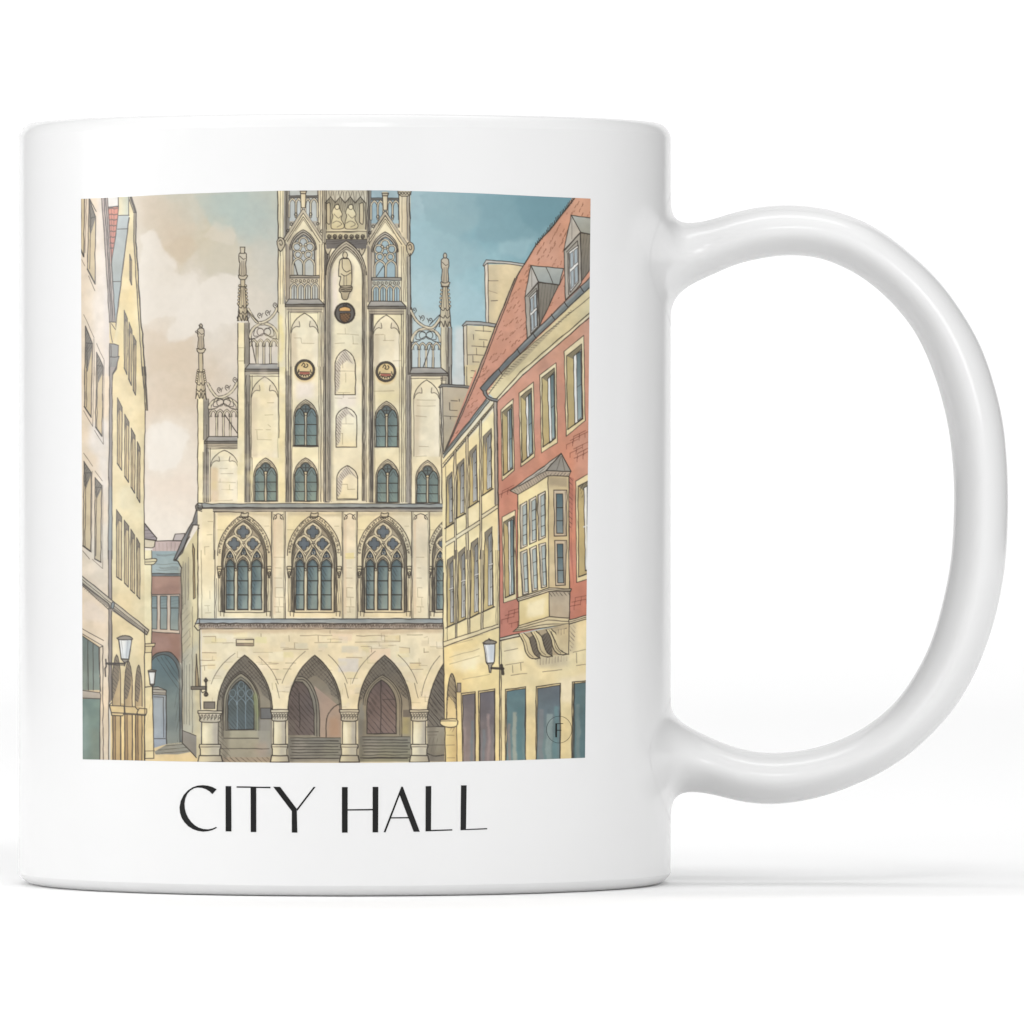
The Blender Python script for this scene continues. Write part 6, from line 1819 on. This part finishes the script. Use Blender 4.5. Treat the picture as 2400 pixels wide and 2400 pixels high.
shop([(458, 1270), (582, 1254), (582, 1900), (472, 1900)], (112, 106, 108), (146, 130, 122), [(.1, .25, 300, (158, 140, 134)), (.6, .8, 250, (112, 124, 126))])
shop([(612, 1250), (756, 1230), (756, 1900), (618, 1900)], (104, 100, 104), (140, 126, 122), [(.1, .3, 350, (120, 128, 130)), (.42, .58, 200, (166, 146, 140)), (.66, .8, 300, (128, 124, 120))])
shop([(850, 1235), (1030, 1210), (1028, 1900), (850, 1900)], (96, 120, 124), (110, 134, 134), [(.05, .2, 300, (150, 130, 122)), (.3, .5, 200, (172, 170, 152)), (.56, .8, 150, (92, 122, 124))])
shop([(1124, 1210), (1338, 1180), (1336, 1900), (1120, 1900)], (104, 110, 114), (112, 136, 138), [(.05, .25, 200, (128, 128, 130)), (.38, .6, 250, (146, 160, 156)), (.66, .84, 180, (106, 136, 138))])
shop([(1444, 1168), (1620, 1150), (1600, 1900), (1438, 1900)], (92, 112, 114), (92, 118, 120), [(.1, .3, 200, (122, 136, 134)), (.5, .8, 200, (86, 112, 114))])
ink([(1462, 1175), (1458, 1870)], 2)
ink([(796, 0), (798, 690), (800, 1890)], 2.6); ink([(812, 800), (814, 1890)], 1.6)
# downpipe between the two houses
fr('F')
fill([(845, 345), (885, 345), (890, 1385), (850, 1385)], (170, 158, 142)); ink([(846, 345), (862, 1390)], 1.8); ink([(880, 350), (892, 1400), (798, 0, 'I')], 3)
fill([(738, 248), (772, 236), (790, 290), (840, 318), (886, 326), (886, 352), (820, 345), (768, 312), (745, 270)], (124, 124, 120)); ink(curve([(738, 250), (748, 280), (790, 325), (850, 345), (884, 350)]), 2.4); ink(curve([(770, 238), (785, 285), (830, 312), (884, 322)]), 2)
fr('I')
ink([(782, 0), (784, 660)], 1.6, .8); ink([(765, 0), (768, 650)], 1.3, .6)
lamp(curve([(650, 822), (680, 800), (708, 792), (740, 800), (772, 815), (745, 830), (680, 832), (650, 822)]), [(656, 832), (758, 828), (752, 985), (742, 1000), (688, 1004), (678, 990)], [(684, 1002), (748, 998), (730, 1022), (722, 1084), (708, 1084), (698, 1024)], [([(726, 1045), (830, 1050)], 5.5), ([(815, 1020), (828, 1096)], 6), ([(704, 785), (716, 798)], 3.4)])
ink([(672, 840), (690, 995)], 1.3, .5); wash([(700, 840), (748, 840), (742, 980), (715, 980)], (186, 194, 204), .7, 3, 0)
fr('P')
TONE[0] = 1.0

# granulation: pigment settling in faint flat-edged pools on the walls (the sky is laid in smoothly)
_g = blur((np.abs(CV - SKY0).max(-1) > 0.004).astype(float), 2)
CV *= (1 + _g * (0.012 * np.tanh(N2 * 7) + 0.009 * np.tanh(fbm(16, 3, 9) * 6) + 0.012 * N4))[..., None]
CV[:] = np.clip(CV, 0, 1)

# ------------------------------------------------------------------ the lettering under the picture
def strip(sheet, verts, faces, a, b, lift):
    """a band between two polylines (same number of points), wrapped on the wall"""
    base = len(verts)
    a, b = np.array(a, float), np.array(b, float)
    n = 0
    for i in range(len(a) - 1):
        m = max(1, int(np.hypot(*(a[i + 1] - a[i])) / 6))
        for t in np.linspace(0, 1, m, endpoint=False):
            verts += [sheet(a[i] + (a[i + 1] - a[i]) * t, lift), sheet(b[i] + (b[i + 1] - b[i]) * t, lift)]
            n += 1
    verts += [sheet(a[-1], lift), sheet(b[-1], lift)]
    n += 1
    for i in range(n - 1):
        j = base + 2 * i
        faces.append((j, j + 1, j + 3, j + 2))

def lettering():
    v, f = [], []
    s = 1932 / 380.0
    def sh(ox):
        return lambda p, lift: on_wall(ox + p[0] / s, 1820 + p[1] / s, lift)
    L, H = sh(400), sh(780)
    q = lambda sheet, a, b: strip(sheet, v, f, a, b, LIFT)
    # C
    co = [(549, 151), (500, 126), (445, 109), (386, 102), (320, 108), (262, 128), (205, 166), (155, 222), (121, 290), (107, 365), (112, 430), (132, 492), (165, 545), (212, 593), (265, 627), (325, 648), (390, 657), (450, 651), (505, 636), (553, 611)]
    ci = [(499, 210), (462, 176), (420, 150), (375, 136), (325, 131), (283, 139), (237, 166), (200, 205), (175, 262), (165, 325), (170, 385), (185, 440), (210, 492), (245, 540), (288, 580), (335, 608), (390, 625), (445, 629), (497, 620), (543, 599)]
    q(L, co, ci)
    q(L, [(655, 114), (656, 654)], [(722, 114), (725, 654)])                    # I
    q(L, [(787, 116), (953, 118), (1020, 121), (1190, 122)], [(787, 132), (953, 134), (1020, 136), (1190, 139)])      # T
    q(L, [(953, 134), (955, 661)], [(1020, 136), (1021, 661)])
    q(L, [(1222, 121), (1444, 412), (1444, 668)], [(1305, 123), (1503, 385), (1510, 668)])     # Y
    q(L, [(1703, 123), (1503, 385)], [(1727, 124), (1508.3, 410)])
    q(H, [(109, 125), (109, 669)], [(177, 125), (177, 668)])                    # H
    q(H, [(475, 123), (474, 666)], [(543, 123), (540, 665)])
    q(H, [(177, 390), (474.5, 386)], [(177, 406), (474.5, 403)])
    q(H, [(816, 120), (605, 664)], [(797, 222), (629, 664)])                    # A
    q(H, [(816, 120), (797, 222), (963, 658)], [(834, 121), (868, 212), (1036, 657)])
    q(H, [(696, 485), (899, 483)], [(690, 500), (905, 498)])
    q(H, [(1106, 114), (1104, 654)], [(1173, 113), (1170, 636)])                # L
    q(H, [(1170, 636), (1423, 628)], [(1104, 654), (1423, 643)])
    q(H, [(1527, 105), (1521, 640)], [(1594, 104), (1587, 626)])                # L
    q(H, [(1587, 626), (1838, 614)], [(1521, 640), (1840, 629)])
    return mesh_object('lettering', v, f, M_INK, mug)
lettering()

# ------------------------------------------------------------------ the picture: a transfer wrapped on the wall
def picture():
    # edges of the transfer on the sheet
    tx = np.array([190, 300, 415, 540, 660, 800, 900, 1000, 1130, 1260, 1384.]);  ty = np.array([466.2, 461, 455, 450.5, 447, 445.8, 446.3, 448.6, 453.5, 460, 465.5])
    bx = np.array([194, 340, 500, 650, 800, 900, 1000, 1150, 1250, 1371.]);      by = np.array([1779.5, 1783, 1786, 1787.5, 1788, 1787.6, 1786.6, 1783.5, 1780.5, 1776.])
    NU, NV = 1000, 1120
    u = np.linspace(0, 1, NU)
    w = np.linspace(0, 1, NV)
    xt, xb = 190 + u * (1384 - 190), 194 + u * (1371 - 194)
    yt, yb = np.interp(xt, tx, ty), np.interp(xb, bx, by)
    X = xt[None] + (xb - xt)[None] * w[:, None]
    Y = yt[None] + (yb - yt)[None] * w[:, None]
    P = on_wall(X, Y, LIFT * 0.5).reshape(-1, 3)
    col = sample_canvas(X, Y).reshape(-1, 3)
    me = bpy.data.meshes.new('printed_picture')
    me.vertices.add(NU * NV)
    me.vertices.foreach_set('co', P.astype(np.float32).ravel())
    g = np.arange(NU * NV).reshape(NV, NU)
    quad = np.stack([g[:-1, :-1], g[1:, :-1], g[1:, 1:], g[:-1, 1:]], -1).reshape(-1, 4)
    n = len(quad)
    me.loops.add(n * 4)
    me.loops.foreach_set('vertex_index', quad.ravel().astype(np.int32))
    me.polygons.add(n)
    me.polygons.foreach_set('loop_start', np.arange(0, n * 4, 4, dtype=np.int32))
    me.polygons.foreach_set('use_smooth', np.ones(n, bool))
    me.update(calc_edges=True)
    ca = me.color_attributes.new('paint', 'FLOAT_COLOR', 'POINT')
    lin = np.where(col <= 0.04045, col / 12.92, ((col + 0.055) / 1.055) ** 2.4) * PAINT_GAIN
    ca.data.foreach_set('color', np.c_[lin, np.ones(len(lin))].astype(np.float32).ravel())
    m = bpy.data.materials.new('watercolour_print')
    m.use_nodes = True
    nt = m.node_tree
    b = nt.nodes['Principled BSDF']
    b.inputs['Roughness'].default_value = 0.22
    b.inputs['Specular IOR Level'].default_value = 0.30
    c = nt.nodes.new('ShaderNodeVertexColor')
    c.layer_name = 'paint'
    tc = nt.nodes.new('ShaderNodeTexCoord')         # paper grain of the scanned watercolour
    nz = nt.nodes.new('ShaderNodeTexNoise')
    nz.inputs['Scale'].default_value = 900
    nz.inputs['Detail'].default_value = 3
    mr = nt.nodes.new('ShaderNodeMapRange')
    mr.inputs['To Min'].default_value = 0.95
    mr.inputs['To Max'].default_value = 1.05
    vm = nt.nodes.new('ShaderNodeVectorMath')
    vm.operation = 'SCALE'
    nt.links.new(tc.outputs['Object'], nz.inputs['Vector'])
    nt.links.new(nz.outputs['Fac'], mr.inputs['Value'])
    nt.links.new(c.outputs['Color'], vm.inputs[0])
    nt.links.new(mr.outputs['Result'], vm.inputs['Scale'])
    nt.links.new(vm.outputs['Vector'], b.inputs['Base Color'])
    me.materials.append(m)
    o = bpy.data.objects.new('printed_picture', me)
    SC.collection.objects.link(o)
    o.parent = mug
    return o
pic = picture()

# the small round monogram printed over the picture's corner
def monogram():
    v, f = [], []
    sheet = lambda p, lift: on_wall(960 + p[0] / 3.788, 1290 + p[1] / 3.788, lift)
    cx, cy, rx, ry = 1326, 1591, 112, 119
    t = np.linspace(0, 2 * math.pi, 49)
    ring = lambda k: list(zip(cx + (rx + k) * np.cos(t), cy + (ry + k) * np.sin(t)))
    strip(sheet, v, f, ring(1.6), ring(-1.6), LIFT * 1.2)
    q = lambda a, b: strip(sheet, v, f, a, b, LIFT * 1.2)
    q([(1293, 1541), (1292, 1659)], [(1308, 1541), (1307, 1659)])
    q([(1293, 1535), (1362, 1535)], [(1293, 1541), (1362, 1541)])
    q([(1308, 1593), (1346, 1593)], [(1308, 1600), (1346, 1600)])
    return mesh_object('monogram', v, f, M_INK, pic)
monogram()
